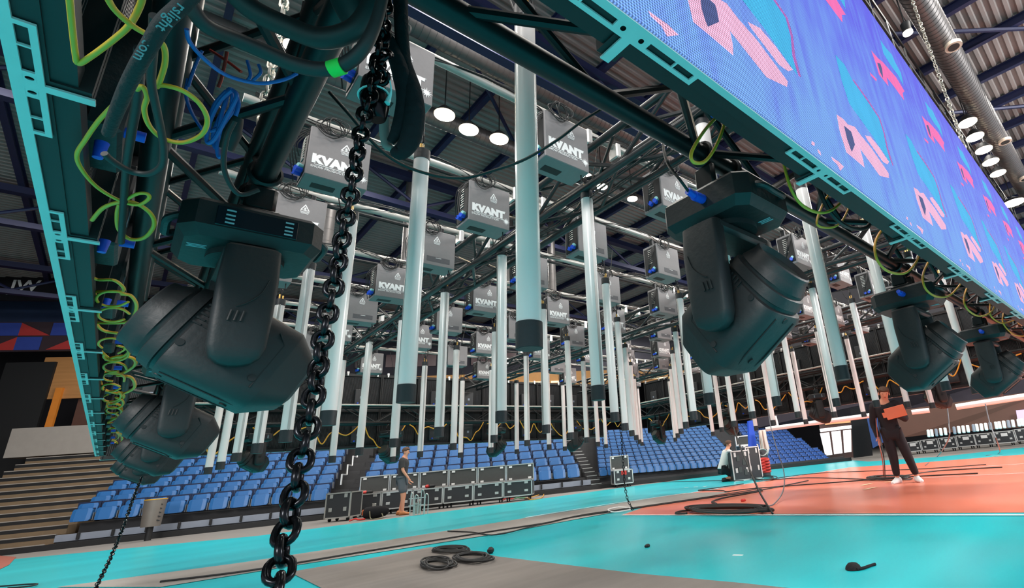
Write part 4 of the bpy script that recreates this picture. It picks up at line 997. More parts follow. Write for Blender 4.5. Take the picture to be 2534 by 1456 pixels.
# ================================================================== PEOPLE
M_SKIN = mat('skin', (214, 150, 122), .55, 0, .05, 20); M_HAIR = mat('brown_hair', (84, 60, 46), .8, 0, .2, 60)
def skin(name, nodes, edges, m, parent=None, sub=2, root=0):
    names = list(nodes); idx = {k: i for i, k in enumerate(names)}
    me = bpy.data.meshes.new(name); me.from_pydata([nodes[k][0] for k in names], [(idx[a], idx[b]) for a, b in edges], [])
    o = bpy.data.objects.new(name, me); COL.objects.link(o); sk = o.modifiers.new('skin', 'SKIN')
    for i, k in enumerate(names):
        r = nodes[k][1]; sv = me.skin_vertices[0].data[i]; sv.radius = (r, r) if not isinstance(r, tuple) else r; sv.use_root = (i == root)
    sk.use_smooth_shade = True; su = o.modifiers.new('sub', 'SUBSURF'); su.levels = sub; su.render_levels = sub
    me.materials.append(m)
    if parent: o.parent = parent
    return o
def person(J, loc, rz, label, shirt, short_sleeves, pants, shorts, shoes, hair=M_HAIR, fingers=True):
    """J: joints in metres, x = facing direction, y = left"""
    n = {}
    n['pelvis'] = (J['pelvis'], .125); n['waist'] = (J['waist'], .115); n['chest'] = (J['chest'], .135); n['neckbase'] = (J['neckbase'], .075); n['neck'] = (J['neck'], .055)
    hd = Vector(J['head']); nk = Vector(J['neck']); up = (hd-nk).normalized(); fw = Vector(J.get('look', (1, 0, 0))).normalized()
    n['jaw'] = (hd-up*.055+fw*.022, .066); n['skull'] = (hd+up*.02, .088); n['crown'] = (hd+up*.075-fw*.01, .068)
    E = [('pelvis', 'waist'), ('waist', 'chest'), ('chest', 'neckbase'), ('neckbase', 'neck'), ('neck', 'jaw'), ('jaw', 'skull'), ('skull', 'crown')]
    for s in 'LR':
        n['sh'+s] = (J['sh'+s], .062); n['el'+s] = (J['el'+s], .042); n['wr'+s] = (J['wr'+s], .028)
        n['cl'+s] = (Vector(J['sh'+s]).lerp(Vector(J['neckbase']), .5)-Vector((0, 0, .02)), .07); E += [('neckbase', 'cl'+s), ('cl'+s, 'sh'+s), ('sh'+s, 'el'+s), ('el'+s, 'wr'+s)]
        w, el = Vector(J['wr'+s]), Vector(J['el'+s]); d_ = (w-el).normalized(); d_ = Vector(J.get('hd'+s, d_)).normalized(); sd = d_.cross(Vector(J.get('hn'+s, (1, 0, 0)))).normalized()
        cu = Vector(J.get('hn'+s, (1, 0, 0))).normalized()
        n['palm'+s] = (w+d_*.055, (.036, .018)); E.append(('wr'+s, 'palm'+s))
        for q, (off, ln) in enumerate(((-.028, .058), (-.010, .070), (.010, .074), (.028, .066))):
            a = w+d_*.09+sd*off; b = a+d_*ln*.5+cu*.010; c = b+d_*ln*.42+cu*.030
            n['f%d%s' % (q, s)] = (a, .0095); n['g%d%s' % (q, s)] = (b, .0088); n['h%d%s' % (q, s)] = (c, .0078)
            E += [('palm'+s, 'f%d%s' % (q, s)), ('f%d%s' % (q, s), 'g%d%s' % (q, s)), ('g%d%s' % (q, s), 'h%d%s' % (q, s))]
        a = w+d_*.03+sd*.032; n['t0'+s] = (a+cu*.01, .011); n['t1'+s] = (a+d_*.035+sd*.02+cu*.03, .0095); E += [('palm'+s, 't0'+s), ('t0'+s, 't1'+s)]
        n['hip'+s] = (J['hip'+s], .092); n['kn'+s] = (J['kn'+s], .058); n['ca'+s] = (Vector(J['kn'+s]).lerp(Vector(J['an'+s]), .35), .057); n['an'+s] = (J['an'+s], .038); n['to'+s] = (Vector(J['an'+s])+Vector(J.get('ft'+s, (.12, 0, -.05))), .034)
        E += [('pelvis', 'hip'+s), ('hip'+s, 'kn'+s), ('kn'+s, 'ca'+s), ('ca'+s, 'an'+s), ('an'+s, 'to'+s)]
    body = skin('person', n, E, M_SKIN); body.location = loc; body.rotation_euler = (0, 0, rz); tag(body, label, 'person')
    V = lambda k: Vector(n[k][0])
    hem = V('pelvis')+(V('pelvis')-V('waist')).normalized()*.07
    cs = [(hem, .165, .125), (V('pelvis'), .165, .125), (V('waist'), .155, .115), (V('chest'), .185, .130), (V('chest').lerp(V('neckbase'), .55), .195, .118), (V('chest').lerp(V('neckbase'), .88), .150, .090), (V('neckbase')+(V('neckbase')-V('chest'))*.08, .072, .066)]
    sh_ = MB(); rings = []
    for i, (c_, w_, d_) in enumerate(cs):
        t_ = (cs[min(i+1, len(cs)-1)][0]-cs[max(i-1, 0)][0]).normalized(); fy = Vector((0, 1, 0)); fx = fy.cross(t_).normalized()
        rings.append([c_+fy*(w_*math.copysign(abs(math.cos(q))**.8, math.cos(q)))+fx*(d_*math.copysign(abs(math.sin(q))**.85, math.sin(q))) for q in [2*PI*i_/24 for i_ in range(24)]])
    sh_.loft(rings)
    for s in 'LR':
        a_ = V('sh'+s).lerp(V('neckbase'), .35); a_.z -= .03; b_ = V('sh'+s); e_ = b_.lerp(V('el'+s), .72 if short_sleeves else 1)
        P_ = [a_, b_, b_.lerp(e_, .5), e_]; R_ = [.070, .082, .070, .064 if short_sleeves else .058]
        if not short_sleeves: P_ += [e_.lerp(V('wr'+s), .5), V('wr'+s)]; R_ += [.052, .043]
        pp_ = smooth_path(P_, 4); sh_.tube(pp_, [R_[min(int(i/4), len(R_)-2)]+(R_[min(int(i/4)+1, len(R_)-1)]-R_[min(int(i/4), len(R_)-2)])*((i/4) % 1) if i < len(pp_)-1 else R_[-1] for i in range(len(pp_))], 14)
    sh_.build('shirt', shirt, body)
    p_ = {'pelvis': (V('pelvis')-Vector((0, 0, .03)), .135)}; EP = []
    for s in 'LR':
        p_['hip'+s] = (V('hip'+s), .118); p_['kn'+s] = (V('kn'+s) if not shorts else V('hip'+s).lerp(V('kn'+s), .9), .088 if not shorts else .098); EP += [('pelvis', 'hip'+s), ('hip'+s, 'kn'+s)]
        if not shorts: p_['an'+s] = (V('an'+s)+Vector((0, 0, .03)), .062); EP.append(('kn'+s, 'an'+s))
    skin('shorts' if shorts else 'trousers', p_, EP, pants, body)
    for s in 'LR':
        a = V('an'+s); ft = Vector(J.get('ft'+s, (.12, 0, -.05))); dr_ = Vector((ft.x, ft.y, 0)).normalized(); sh = MB(); sdv = Vector((-dr_.y, dr_.x, 0)); rings = []
        for u, w_, h_ in ((-.085, .034, .06), (-.06, .048, .105), (.02, .052, .11), (.09, .056, .075), (.16, .050, .058), (.20, .026, .034)):
            c = Vector((a.x, a.y, a.z-.08 if not 'fz' in J else a.z-.08))+dr_*u; rings.append([c+sdv*(w_*math.cos(q))+Vector((0, 0, h_*.5+h_*.55*math.sin(q))) for q in [2*PI*i/14 for i in range(14)]])
        sh.loft(rings); sh.build('shoe', shoes, body)
    hr = MB(); fr = fw; sdv = up.cross(fr).normalized(); rings = []
    for u, rr in ((-.015, .085), (.02, .099), (.06, .092), (.095, .066), (.112, .02)):
        c = hd+up*(u+.02)-fr*.018; rings.append([c+fr*(rr*math.cos(q)*(1.05))+sdv*(rr*math.sin(q))+up*(.035 if math.cos(q) > .5 and u < .03 else 0) for q in [2*PI*i/20 for i in range(20)]])
    hr.loft(rings); hr.build('hair', hair, body)
    fc = MB(); c = hd-up*.012+fr*.088
    fc.loft([[c+fr*a_+up*(b_+.0)+sdv*(w_*math.cos(q))+up*(w_*math.sin(q)) for q in [2*PI*i/8 for i in range(8)]] for a_, b_, w_ in ((-.02, -.005, .014), (.012, -.018, .012), (.016, -.022, .006))]); fc.build('nose', M_SKIN, body)
    for sg_ in (-1, 1):
        e_ = MB().box(hd+up*.006+fr*.081+sdv*sg_*.032, (.012, .012, .010), bev=.004).build('eye', M_DARK, body)
        MB().box(hd-up*.012-fr*.0+sdv*sg_*.09, (.03, .018, .055), bev=.006).build('ear', M_SKIN, body)
    MB().box(hd-up*.062+fr*.082, (.012, .04, .010), bev=.003).build('mouth', mat('lip', (150, 80, 70), .5), body)
    return body
M_TEE = mat('charcoal_tee', (56, 54, 56), .9, 0, .12, 30); M_SHORT = mat('grey_shorts', (92, 96, 104), .9, 0, .1, 30)
M_BCL = mat('black_clothes', (34, 31, 36), .9, 0, .15, 30); M_WTEE = mat('white_tee', (222, 222, 220), .9, 0, .05, 30)
# left man, side on, walking pose, arm bent forwards
J = dict(pelvis=(0, 0, .96), waist=(.0, 0, 1.12), chest=(.01, 0, 1.33), neckbase=(.0, 0, 1.47), neck=(.03, 0, 1.54), head=(.05, 0, 1.65), look=(1, -.1, -.05),
         shL=(0, .17, 1.42), elL=(-.04, .24, 1.13), wrL=(.08, .23, .90), shR=(0, -.17, 1.42), elR=(.05, -.23, 1.14), wrR=(.20, -.2, .93),
         hipL=(0, .09, .90), knL=(.05, .10, .49), anL=(-.04, .10, .09), hipR=(0, -.09, .90), knR=(.06, -.10, .49), anR=(.08, -.10, .08))
p = on_z((990, 1276)); person(J, (p.x, p.y, .0), rzc+.1, 'person in charcoal t-shirt and grey shorts walking beside the open flight cases', M_TEE, True, M_SHORT, True, mat('tan_shoes', (176, 112, 66), .6))
# right man, facing the viewer, head bowed towards the board he holds
p = on_z((2236, 1197)); face = math.atan2(-p.y, -p.x)
J = dict(pelvis=(0, 0, .92), waist=(.0, 0, 1.08), chest=(.02, -.01, 1.28), neckbase=(.04, .01, 1.42), neck=(.07, .02, 1.48), head=(.13, .04, 1.585), look=(1, .1, -.35),
         shL=(.03, .19, 1.37), elL=(.02, .29, 1.10), wrL=(.22, .16, 1.16), hdL=(.3, -1, .1), hnL=(.6, .2, .8), shR=(.03, -.19, 1.37), elR=(-.03, -.27, 1.08), wrR=(.02, -.24, .82),
         hipL=(0, .10, .87), knL=(.02, .17, .48), anL=(-.02, .24, .085), hipR=(0, -.09, .87), knR=(.04, -.06, .48), anR=(.0, -.08, .085), ftL=(.12, .03, -.05), ftR=(.11, -.06, -.05))
b2 = person(J, (p.x, p.y, .0), face, 'person in black hoodie and trousers with white sneakers holding an orange board', M_BCL, False, M_BCL, False, M_WHITE)
ob = MB().box((.30, .15, 1.22), (.02, .34, .20), rot=Matrix.Rotation(.15, 3, 'X'), bev=.006); ob.box((.30, -.01, 1.19), (.018, .12, .09), rot=Matrix.Rotation(.15, 3, 'X'))
o = ob.build('orange_board', mat('orange_board', (228, 120, 84), .6), None, (p.x, p.y, 0), (0, 0, face)); tag(o, 'flat orange board held at the chest by the person in black', 'board')
# kneeling man reaching to the case
p = on_z((1802, 1192)); w0 = Vector((.86, -.5, 0))
J = dict(pelvis=(-.12, 0, .40), waist=(-.06, 0, .54), chest=(.05, 0, .74), neckbase=(.10, 0, .87), neck=(.13, 0, .93), head=(.17, 0, 1.04), look=(1, 0, -.1),
         shL=(.08, .18, .82), elL=(.24, .24, .66), wrL=(.46, .18, .72), shR=(.08, -.18, .82), elR=(.26, -.22, .70), wrR=(.50, -.16, .73),
         hipL=(-.10, .10, .36), knL=(.26, .15, .42), anL=(.08, .14, .085), hipR=(-.10, -.10, .34), knR=(.20, -.14, .10), anR=(-.16, -.13, .09), ftR=(.08, 0, -.05))
person(J, (p.x, p.y, 0), -.55, 'person in white t-shirt and black shorts crouching at the foam-lined case', M_WTEE, True, M_BCL, True, M_DARK)
# ================================================================== CHAINS
def pz_(p, zc): v = wray(p)*(zc/F); v.z += EYE; return v       # point of a sight line at camera depth zc
def resample(P, step):
    out = [P[0].copy()]; acc = 0
    for a, b in zip(P, P[1:]):
        L = (b-a).length; t = 0
        while acc+(L-t) >= step:
            t += step-acc; out.append(a.lerp(b, t/L)); acc = 0
        acc += L-t
    return out
def link_mesh(pitch, w, d, n=8, seg=7):
    mb = MB(); hw = (w-d)/2; hl = (pitch-.0)/2+d*.35; st = max(0, hl-hw); P = []
    for i in range(seg+1): q = PI*i/seg; P.append((hw*math.cos(q), 0, st+hw*math.sin(q)))
    for i in range(seg+1): q = PI+PI*i/seg; P.append((hw*math.cos(q), 0, -st+hw*math.sin(q)))
    return mb.tube(P, d/2, n, closed=True)
def chain_mats(P, twist=0.):
    out = []
    for i in range(len(P)-1):
        t = (P[i+1]-P[i]).normalized(); c = (P[i]+P[i+1])/2
        ref = Vector((RM.col[0][0], RM.col[0][1], 0)).normalized()
        a = (ref-t*ref.dot(t)).normalized(); b = t.cross(a); q = twist+.35*math.sin(i*.7)+(PI/2 if i % 2 else 0)
        x = a*math.cos(q)+b*math.sin(q); y = t.cross(x); out.append(Matrix(((x.x, y.x, t.x, c.x), (x.y, y.y, t.y, c.y), (x.z, y.z, t.z, c.z), (0, 0, 0, 1))))
    return out
def chain(name, P, pitch, w, d, m, label, n=6, parts=False, seg=5, twist=.3):
    P = resample(P, pitch); lk = link_mesh(pitch, w, d, n, seg)
    if parts:
        t = thing(name, label, 'chain', P[0]); o = None
        for M_ in chain_mats(P, twist):
            if o is None: o = lk.build('link', m, t)
            else: o = o.copy(); COL.objects.link(o)
            o.matrix_local = Matrix.Translation(-P[0]) @ M_
        return t
    mb = MB()
    for M_ in chain_mats(P, twist): mb.add([M_ @ Vector(v) for v in lk.v], lk.f, 0, True)
    return tag(mb.build(name, m), label, 'chain')
cl = [(655, 1640), (684, 1470), (700, 1350), (724, 1250), (746, 1130), (766, 1040), (790, 900), (806, 800), (831, 690), (852, 560), (870, 470), (885, 380), (899, 300), (915, 240), (934, 150), (950, 60), (962, -40)]
CP = smooth_path([pz_(p, .455+(1440-p[1])*.00033) for p in cl], 8)
chain('hoist_chain', CP, .0205, .0275, .0078, M_CHAIN, 'thick black hoist chain hanging across the foreground', 10, True, 8)
c2 = [pz_(p, z) for p, z in (((352, 1180), 1.75), ((332, 1228), 1.6), ((303, 1310), 1.42), ((272, 1385), 1.27), ((236, 1458), 1.15), ((190, 1560), 1.02))]
chain('small_chain', smooth_path(c2, 5), .0125, .0105, .0028, M_CHAIN, 'thin black chain at lower left hanging in front of the stand')
fp = on_z((1566, 1263), .03); a1 = rpt((1553, 1238), math.hypot(fp.x, fp.y)); a2 = rpt((1546, 1205), math.hypot(fp.x, fp.y)-.05); a3 = rpt((1533, 1010), math.hypot(fp.x, fp.y)-.05)
chain('small_chain', [fp, a1, a2, a3, a3+Vector((0, 0, 1.2))], .05, .045, .012, M_CHAIN, 'thin black chain ending in a heap on the grey runner', 5, seg=4)
zp = on_y((2420, 458), .80); chain('zinc_chain', [zp-Vector((0, 0, .3)), Vector((zp.x, zp.y, ROOF-.5))], .058, .062, .016, M_ZINC, 'pale zinc chain hanging from the roof beside the video wall', 6)
for k, (p, zz0) in enumerate([((620, 455), 3.2), ((655, 250), 3.2)]):
    q = on_z(p, 2.6); chain('zinc_chain', [Vector((q.x, q.y, 2.1)), Vector((q.x, q.y, 6.0))], .05, .045, .012, M_ZINC, ['short zinc chain seen through the truss above the left moving head', 'zinc chain seen beside the blue cable bundle at upper left'][k], 5, seg=4)
# hook block, band, bag and slings around the top of the foreground chain
def ptube(name, pts, r, m, label, cat='cable', n=8, k=6, parent=None, flat=None, conn=None):
    P = [pz_((a, b), z) for a, b, z in pts]; P = smooth_path(P, k)
    if isinstance(r, (list, tuple)):
        R_ = []
        for i in range(len(P)):
            u = i/(len(P)-1)*(len(r)-1); j = min(int(u), len(r)-2); R_.append(r[j]+(r[j+1]-r[j])*(u-j))
        r = R_
    o = MB().tube(P, r, n).build(name, m)
    if parent: o.parent = parent; return o
    return tag(o, label, cat)
hk = thing('hook_block', 'black chain hook block with turquoise band where the foreground chain bunches up', 'hook block')
ptube('block_body', [(922, 196, .90), (925, 235, .89), (930, 268, .88), (936, 298, .875)], [.016, .024, .022, .012], M_CHAIN, '', n=16, parent=hk)
c = pz_((925, 237), .888); ax = (pz_((930, 268), .88)-pz_((920, 200), .90)).normalized(); u_ = ax.orthogonal().normalized(); v_ = ax.cross(u_)
MB().tube([c+(u_*math.cos(a)+v_*math.sin(a))*.0245 for a in [2*PI*i/24 for i in range(24)]], .0018, 6, closed=True).build('band', M_CYANP, hk)
ptube('safety_pin', [(965, 200, .88), (968, 225, .88), (962, 245, .88), (958, 256, .875)], [.0015, .0015, .004, .005], M_CYANP, '', parent=hk)
kn = [(945, 20, .93), (930, 60, .925), (955, 85, .92), (935, 115, .915), (962, 140, .91), (925, 165, .905), (955, 190, .90), (922, 205, .90)]
kP = resample(smooth_path([pz_((a, b), z-.02) for a, b, z in kn], 8), .0205); lk = link_mesh(.0205, .0275, .0078, 8, 6); mb = MB()
for M_ in chain_mats(kP, 1.1): mb.add([M_ @ Vector(v) for v in lk.v], lk.f, 0, True)
mb.build('bunched_links', M_CHAIN, hk)
bg = thing('chain_bag', 'black fabric sling looped beside the top of the foreground chain', 'sling')
ptube('outer_loop', [(990, -40, .98), (993, 60, .97), (1000, 150, .96), (1018, 220, .95), (1026, 280, .94), (1015, 345, .93), (990, 378, .925), (972, 368, .92)], [.014, .013, .013, .018, .019, .018, .014, .008], M_CLOTH, '', n=14, parent=bg)
ptube('inner_loop', [(950, 70, .96), (975, 130, .95), (995, 190, .945), (1000, 250, .94), (985, 320, .93), (966, 352, .925)], [.008, .014, .017, .014, .012, .007], M_CLOTH, '', n=14, parent=bg)
ptube('grey_lining', [(952, 290, .95), (952, 325, .95), (958, 360, .945), (972, 366, .94)], [.009, .010, .009, .004], mat('grey_lining', (120, 112, 108), .9), '', n=12, parent=bg)
# web strap with lettering and dark cable looms across the upper left
sp_ = thing('web_strap', 'black web strap with pale letters ending in .com, upper left', 'strap')
ptube('strap_band', [(500, -45, .60), (455, 8, .60), (405, 55, .60), (372, 110, .61), (340, 165, .63), (312, 220, .66), (285, 285, .70), (268, 330, .74)], [.0095, .0095, .0092, .009, .0088, .0085, .008, .0075], mat('strap_black', (24, 26, 28), .85, 0, .2, 120, .3), '', n=10, parent=sp_)
def facing_text(s, p, q, zc, size, m, parent):
    A, B = pz_(p, zc), pz_(q, zc); x = (B-A).normalized(); tocam = (Vector((0, 0, EYE))-(A+B)/2).normalized(); z = (tocam-x*tocam.dot(x)).normalized(); y = z.cross(x); c = (A+B)/2
    me = text_mesh(s, size, .01, 1.05).copy(); me.materials.clear(); me.materials.append(m); o = bpy.data.objects.new('lettering', me); COL.objects.link(o); o.parent = parent
    o.matrix_local = Matrix(((x.x, y.x, z.x, c.x), (x.y, y.y, z.y, c.y), (x.z, y.z, z.z, c.z), (0, 0, 0, 1)))
M_STXT = mat('strap_print', (78, 124, 130), .8)
facing_text('rslight', (462, 4), (386, 84), .588, .0150, M_STXT, sp_); facing_text('.com', (374, 92), (338, 152), .602, .0150, M_STXT, sp_)
ptube('cable_loom', [(455, -30, .66), (500, 55, .68), (580, 95, .72), (660, 130, .75), (730, 160, .77), (800, 172, .78), (860, 155, .78), (905, 110, .78), (935, 40, .79), (955, -50, .80)], [.009, .010, .011, .0115, .012, .0115, .011, .010, .009, .009], M_CABLE, 'thick black cable loom sagging across the upper left with a green tape mark', 'cable loom', n=14, k=8)
ptube('green_tape', [(818, 172, .7795), (848, 163, .7795)], .0126, M_GREENT, 'bright green tape patch on the black cable loom', 'tape', n=16, k=3)
ptube('cable_loom', [(540, -60, .80), (620, 20, .82), (720, 70, .84), (800, 95, .85), (880, 70, .86), (925, 0, .87), (940, -60, .88)], [.016, .017, .018, .018, .017, .016, .016], M_CABLE, 'upper black cable loom sagging behind the green-taped one', 'cable loom', n=14, k=8)
ptube('cable_loom', [(860, -60, .92), (880, 10, .92), (900, 60, .92), (930, 90, .93)], [.045, .04, .03, .02], M_CABLE, 'dark knot of looms at the top left of the foreground chain', 'cable loom', n=14, k=6)
# ------------------------------------------------------------------ loose cables on the left wall
def zcl(y):
    T = ((-50, .72), (0, .78), (250, .97), (400, 1.15), (600, 1.48), (700, 1.8), (850, 2.4), (950, 3.3), (1020, 4.4), (1060, 5.6), (1110, 8.5), (1200, 12))
    for (a, za), (b, zb_) in zip(T, T[1:]):
        if y <= b: return za+(zb_-za)*(y-a)/(b-a)
    return 12
def lc(name, px, r, m, label, dz=-.06, n=12, cat='cable', k=6):
    return ptube(name, [(a, b, zcl(b)*(1+dz)) for a, b in px], r, m, label, cat, n, k)
lc('earth_cable', [(170, -30), (177, 50), (186, 130), (194, 157), (225, 140), (285, 95), (322, 60), (348, 10), (356, -30)], .0038, M_YG, 'yellow-green cable bent in a sharp V at the upper left corner', -.18)
lc('earth_cable', [(255, -30), (282, 22), (330, 65), (378, 93), (404, 112), (409, 150), (399, 190), (389, 214), (384, 212), (410, 212), (455, 226), (495, 258), (513, 298), (498, 334), (452, 353), (402, 342), (370, 312), (357, 272), (364, 238), (352, 214), (338, 222)], .0036, M_YG, 'yellow-green cable forming a big round loop right of the web strap', -.2)
lc('earth_cable', [(285, 256), (245, 298), (212, 345), (190, 385), (206, 425), (245, 467), (300, 498), (342, 507), (368, 492), (364, 480), (340, 480), (312, 494)], .0038, M_YG, 'long yellow-green cable swinging down the left truss to a small loop', -.1)
lc('earth_cable', [(228, 545), (255, 515), (295, 501), (335, 503), (372, 528), (381, 558), (358, 588), (322, 592), (294, 568), (290, 530), (296, 505)], .0046, M_YG, 'yellow-green cable loop like a figure eight on the left truss', -.08)
lc('earth_cable', [(206, 603), (186, 606), (190, 640), (205, 645), (210, 610), (220, 600)], .008, M_YG, 'short bent yellow-green cable at the left panel joint', -.02)
LP = [((215, 675), (240, 692), (285, 695), (305, 720), (240, 722), (235, 730)), ((205, 770), (225, 795), (270, 800), (320, 795), (338, 760), (325, 733), (300, 728)), ((218, 770), (250, 815), (290, 825), (316, 828)),
      ((240, 860), (275, 890), (310, 880), (325, 862)), ((262, 890), (300, 882), (330, 888), (333, 905), (300, 925), (260, 922), (250, 915)), ((248, 945), (260, 965), (300, 975), (332, 960), (325, 935), (290, 930)),
      ((250, 985), (275, 1000), (305, 985), (300, 972)), ((255, 1015), (270, 1000), (298, 1005), (298, 1030), (270, 1035), (250, 1020)), ((262, 1048), (280, 1038), (300, 1030)), ((262, 1062), (290, 1058), (300, 1050)),
      ((258, 1080), (265, 1100), (295, 1105), (302, 1085), (290, 1070), (262, 1075)), ((268, 1112), (285, 1118), (300, 1112)), ((272, 1122), (285, 1127), (298, 1122))]
for k, px in enumerate(LP):
    lc('power_cable', px, .0050+.0006*k if k < 8 else .0125, M_YEL if k % 3 else M_YG, 'yellow looped cable on the left wall backs, %s from the top' % nth(k), -.05)
rl = random.Random(4); ys_ = [735, 775, 850, 872, 905, 930, 955, 978, 995, 1012, 1030, 1046, 1060, 1075, 1090, 1100, 1115]
for k, yy in enumerate(ys_):
    w_ = 10+34*(1130-yy)/400; cx = 285-(yy-735)*.02+rl.uniform(-6, 6); a0_ = rl.uniform(0, 6); n_p = 9
    lc('power_cable', [(cx+w_*math.cos(a0_+i*.62), yy+w_*.5*math.sin(a0_+i*.62)+i*1.2) for i in range(n_p)], .0046+.0010*max(0, (yy-850)/60), M_YEL if k % 3 else M_YG, 'small yellow cable loop at the left wall backs, %s from the top' % nth(k), -.07)
lc('black_cable', [(382, 40), (378, 130), (374, 200), (385, 260), (398, 320), (405, 370), (400, 410), (370, 430), (325, 425), (280, 400), (258, 380)], .0055, M_CABLE, 'black cable hanging in a long loop left of the big yellow-green loop', -.22)
lc('black_cable', [(345, 120), (340, 240), (325, 330), (312, 420), (305, 520), (300, 600)], .007, M_CABLE, 'straight black cable running down the left truss', -.1)
for k, (a, b) in enumerate([((247, 372), .0125), ((255, 610), .014), ((262, 752), .014)]):
    p = pz_(a, zcl(a[1])*1.0); tag(MB().cyl(p+Vector((0, 0, .02)), p-Vector((0, 0, .02)), b, 14, r2=b*.7).build('blue_plug', M_BLUEP), 'blue power plug at the left panel backs, %s from the top' % nth(k), 'plug')
ptube('blue_cable', [(462, 72, 1.0), (470, 105, 1.02), (510, 150, 1.05), (565, 188, 1.1), (640, 206, 1.15), (700, 198, 1.18), (735, 182, 1.2)], .0042, M_BLUEC, 'blue cable sagging below the green-taped loom')
for k, px in enumerate([[(575, 222), (545, 250), (520, 300), (512, 350), (530, 345), (560, 290), (585, 240), (575, 222)], [(570, 218), (552, 270), (538, 340), (541, 388), (556, 375), (562, 310), (575, 250), (570, 218)], [(560, 225), (530, 262), (518, 320), (540, 318), (575, 300), (590, 250), (560, 225)], [(566, 220), (556, 262), (528, 330), (535, 368), (548, 330), (582, 262), (586, 232), (566, 220)]]):
    ptube('blue_cable', [(a, b, 1.25+.02*k) for a, b in px], .0048, M_BLUEC, 'blue cable coil hanging from the upper left truss, %s strand' % nth(k))
for k, px in enumerate([[(465, 195), (460, 235), (475, 280), (500, 320)], [(500, 125), (480, 170), (465, 215)], [(612, 150), (620, 185), (612, 200)], [(640, 160), (645, 180), (625, 200)]]):
    ptube('blue_cable', [(a, b, 1.3) for a, b in px], .004, M_BLUEC, 'short blue cable end near the big yellow-green loop, %s' % ['lower', 'upper', 'right', 'far right'][k])
ptube('red_cable', [(520, 124, 1.4), (560, 150, 1.4), (597, 178, 1.4)], .0042, M_RED, 'red cable crossing diagonally behind the blue one')
ptube('red_cable', [(562, 128, 1.38), (556, 160, 1.38), (548, 195, 1.38), (540, 216, 1.38)], .004, M_RED, 'red cable hanging down beside the diagonal red one')
ptube('black_cable', [(815, 228, 1.5), (870, 290, 1.5), (925, 355, 1.52), (985, 402, 1.55), (1065, 432, 1.6), (1150, 440, 1.62), (1225, 421, 1.65), (1300, 394, 1.66), (1380, 346, 1.68), (1440, 300, 1.7), (1485, 272, 1.72), (1503, 258, 1.74)], .0052, M_CABLE, 'long black cable swag crossing in front of the nearest light tube', k=8)
ptube('black_cable', [(580, 300, 1.0), (560, 345, 1.0), (555, 420, 1.02), (590, 480, 1.05), (640, 470, 1.08)], .005, M_CABLE, 'black cable hanging into the top of the left moving head')
# adaptors near the left moving head
ptube('black_adaptor', [(590, 290, 1.15), (575, 330, 1.15), (560, 370, 1.15)], [.010, .018, .014], M_DARK, 'black cable adaptor hanging below the blue coil', 'adaptor', n=12)
# ------------------------------------------------------------------ loose cables on the right wall
def rc(name, px, r, m, label, y=.64): return tag(MB().tube(smooth_path([on_y(p, y) for p in px], 6), r, 8).build(name, m), label, 'cable')
rc('earth_cable', [(1792, 276), (1765, 298), (1735, 335), (1711, 378), (1716, 401), (1742, 401), (1766, 372), (1785, 330), (1797, 288)], .0045, M_YG, 'yellow-green cable loop above the largest moving head', .60)
rc('earth_cable', [(1797, 276), (1806, 300), (1820, 308), (1832, 298), (1826, 288)], .004, M_YG, 'short yellow-green cable end right of the loop above the largest head', .60)
rc('earth_cable', [(1937, 382), (1944, 425), (1962, 478), (1990, 512), (2030, 527), (2062, 518), (2090, 492)], .0052, M_YG, 'green-yellow cable sweeping down right of the largest moving head', .60)
rc('power_cable', [(2062, 468), (2040, 498), (2023, 540), (2026, 560), (2060, 563), (2085, 545), (2106, 500)], .0042, M_YEL, 'tan cable loop under the second joint of the video wall')
rc('black_cable', [(2016, 430), (2035, 490), (2062, 535), (2100, 562), (2138, 566), (2158, 548)], .0085, M_CABLE, 'thick dark cable arc under the second joint of the video wall', .62)
RL = [((2186, 563), (2166, 600), (2170, 642), (2198, 672), (2240, 676), (2266, 650), (2278, 622)), ((2240, 598), (2252, 618), (2278, 612)), ((2302, 640), (2284, 680), (2291, 716), (2320, 735), (2352, 730), (2378, 702)), ((2396, 704), (2385, 740), (2396, 768), (2426, 783), (2455, 770), (2464, 745)),
      ((2450, 752), (2452, 782), (2480, 800), (2512, 792)), ((2484, 772), (2482, 800), (2508, 828), (2538, 832)), ((2440, 735), (2452, 752), (2466, 740)), ((2510, 780), (2520, 800), (2534, 806))]
for k, px in enumerate(RL): rc('power_cable', px, .0060, M_YG if k in (1, 6) else M_YEL, 'yellow cable loop hanging under the right video wall, %s from the viewer' % nth(k), .66)
tag(MB().tube(smooth_path([on_y((1640, 318), .95), on_y((1641, 360), .93), on_y((1652, 405), .88), Vector((1.09, .83, 1.625)), Vector((1.128, .83, 1.594))], 6), .0048, 8).build('black_cable', M_CABLE), 'black cable ending in the blue plug of the largest moving head', 'cable')
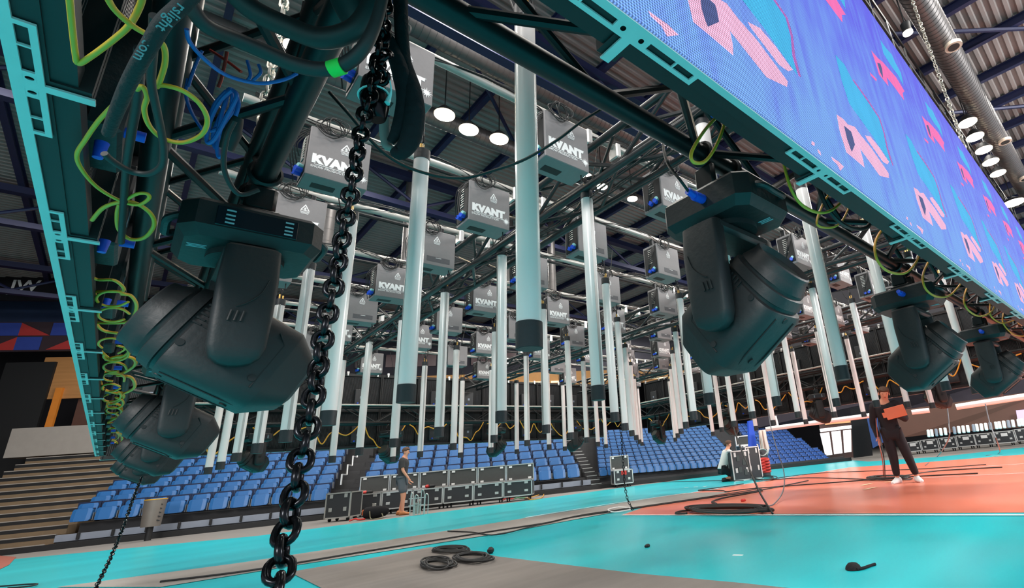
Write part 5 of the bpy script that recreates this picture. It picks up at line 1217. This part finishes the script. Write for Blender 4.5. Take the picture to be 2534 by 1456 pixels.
# yellow cables along the far wall backs
def garland(name, f_, n, label, seed, m):
    rnd = random.Random(seed)
    for k in range(n):
        P = []; a = k/n; w = .9/n; dz = rnd.uniform(.22, .48); lp = rnd.random() < .5
        for i in range(9):
            u = i/8; P.append(f_(a+w*u, 1.90-dz*math.sin(u*PI)*(1 if not lp else .6+.4*math.sin(u*9))+.05*rnd.uniform(-1, 1)))
        tag(MB().tube(smooth_path(P, 4), .0105, 5).build(name, m), label % nth(k), 'cable', 'far wall cables')
garland('power_cable', lambda u, z: Vector((.6+9.0*u, 10.27, z)), 11, 'sagging yellow cable on the far wall backs, %s from the left', 5, M_YEL)
garland('power_cable', lambda u, z: Vector((9.87, 9.6-8.5*u, z)), 10, 'sagging yellow cable on the right far wall backs, %s from the left', 8, M_YEL)
# ------------------------------------------------------------------ cables falling from the rig to the floor at right
def drop(px, depths, r, m, label):
    P = []
    for p, dd in zip(px, depths): P.append(rpt(p, dd) if dd else on_z(p, .02))
    tag(MB().tube(smooth_path(P, 6), r, 6).build('falling_cable', m), label, 'cable')
g0 = on_z((1912, 1272), .02); dg = math.hypot(g0.x, g0.y)
drop([(1800, 1000), (1822, 1080), (1850, 1150), (1878, 1215), (1912, 1272)], [dg+2.2, dg+1.6, dg+1.0, dg+.4, 0], .014, M_CABLE, 'black cable falling past the kneeling man to the heap on the floor')
drop([(1898, 1000), (1908, 1060), (1925, 1120), (1940, 1170), (1938, 1215), (1915, 1248), (1890, 1252), (1850, 1248)], [10.4, 10.2, 10, 9.9, 9.2, 0, 0, 0], .010, M_SB, 'thin grey cable falling beside the white towel to the salmon floor')
for k, (x0, x1, y1) in enumerate([(2166, 2186, 1180), (2172, 2190, 1182)]):
    drop([(x0, 1020), (x0+6, 1080), (x1-2, 1140), (x1, y1)], [10.6, 10.4, 10.3, 0], .010, mat('terracotta_sheath', (170, 92, 76), .6) if k == 0 else M_CABLE, ['terracotta', 'black'][k]+' cable dropping to the floor left of the standing man')
drop([(2344, 1010), (2348, 1050), (2346, 1090), (2320, 1130), (2290, 1152)], [12.5, 12.4, 12.3, 0, 0], .012, M_SB, 'grey cable dropping to the salmon floor right of the standing man')
drop([(2438, 1000), (2450, 1050), (2470, 1100), (2472, 1122), (2440, 1128)], [13.5, 13.4, 13.2, 0, 0], .012, M_SB, 'grey cable dropping to the floor in front of the labelled cases')
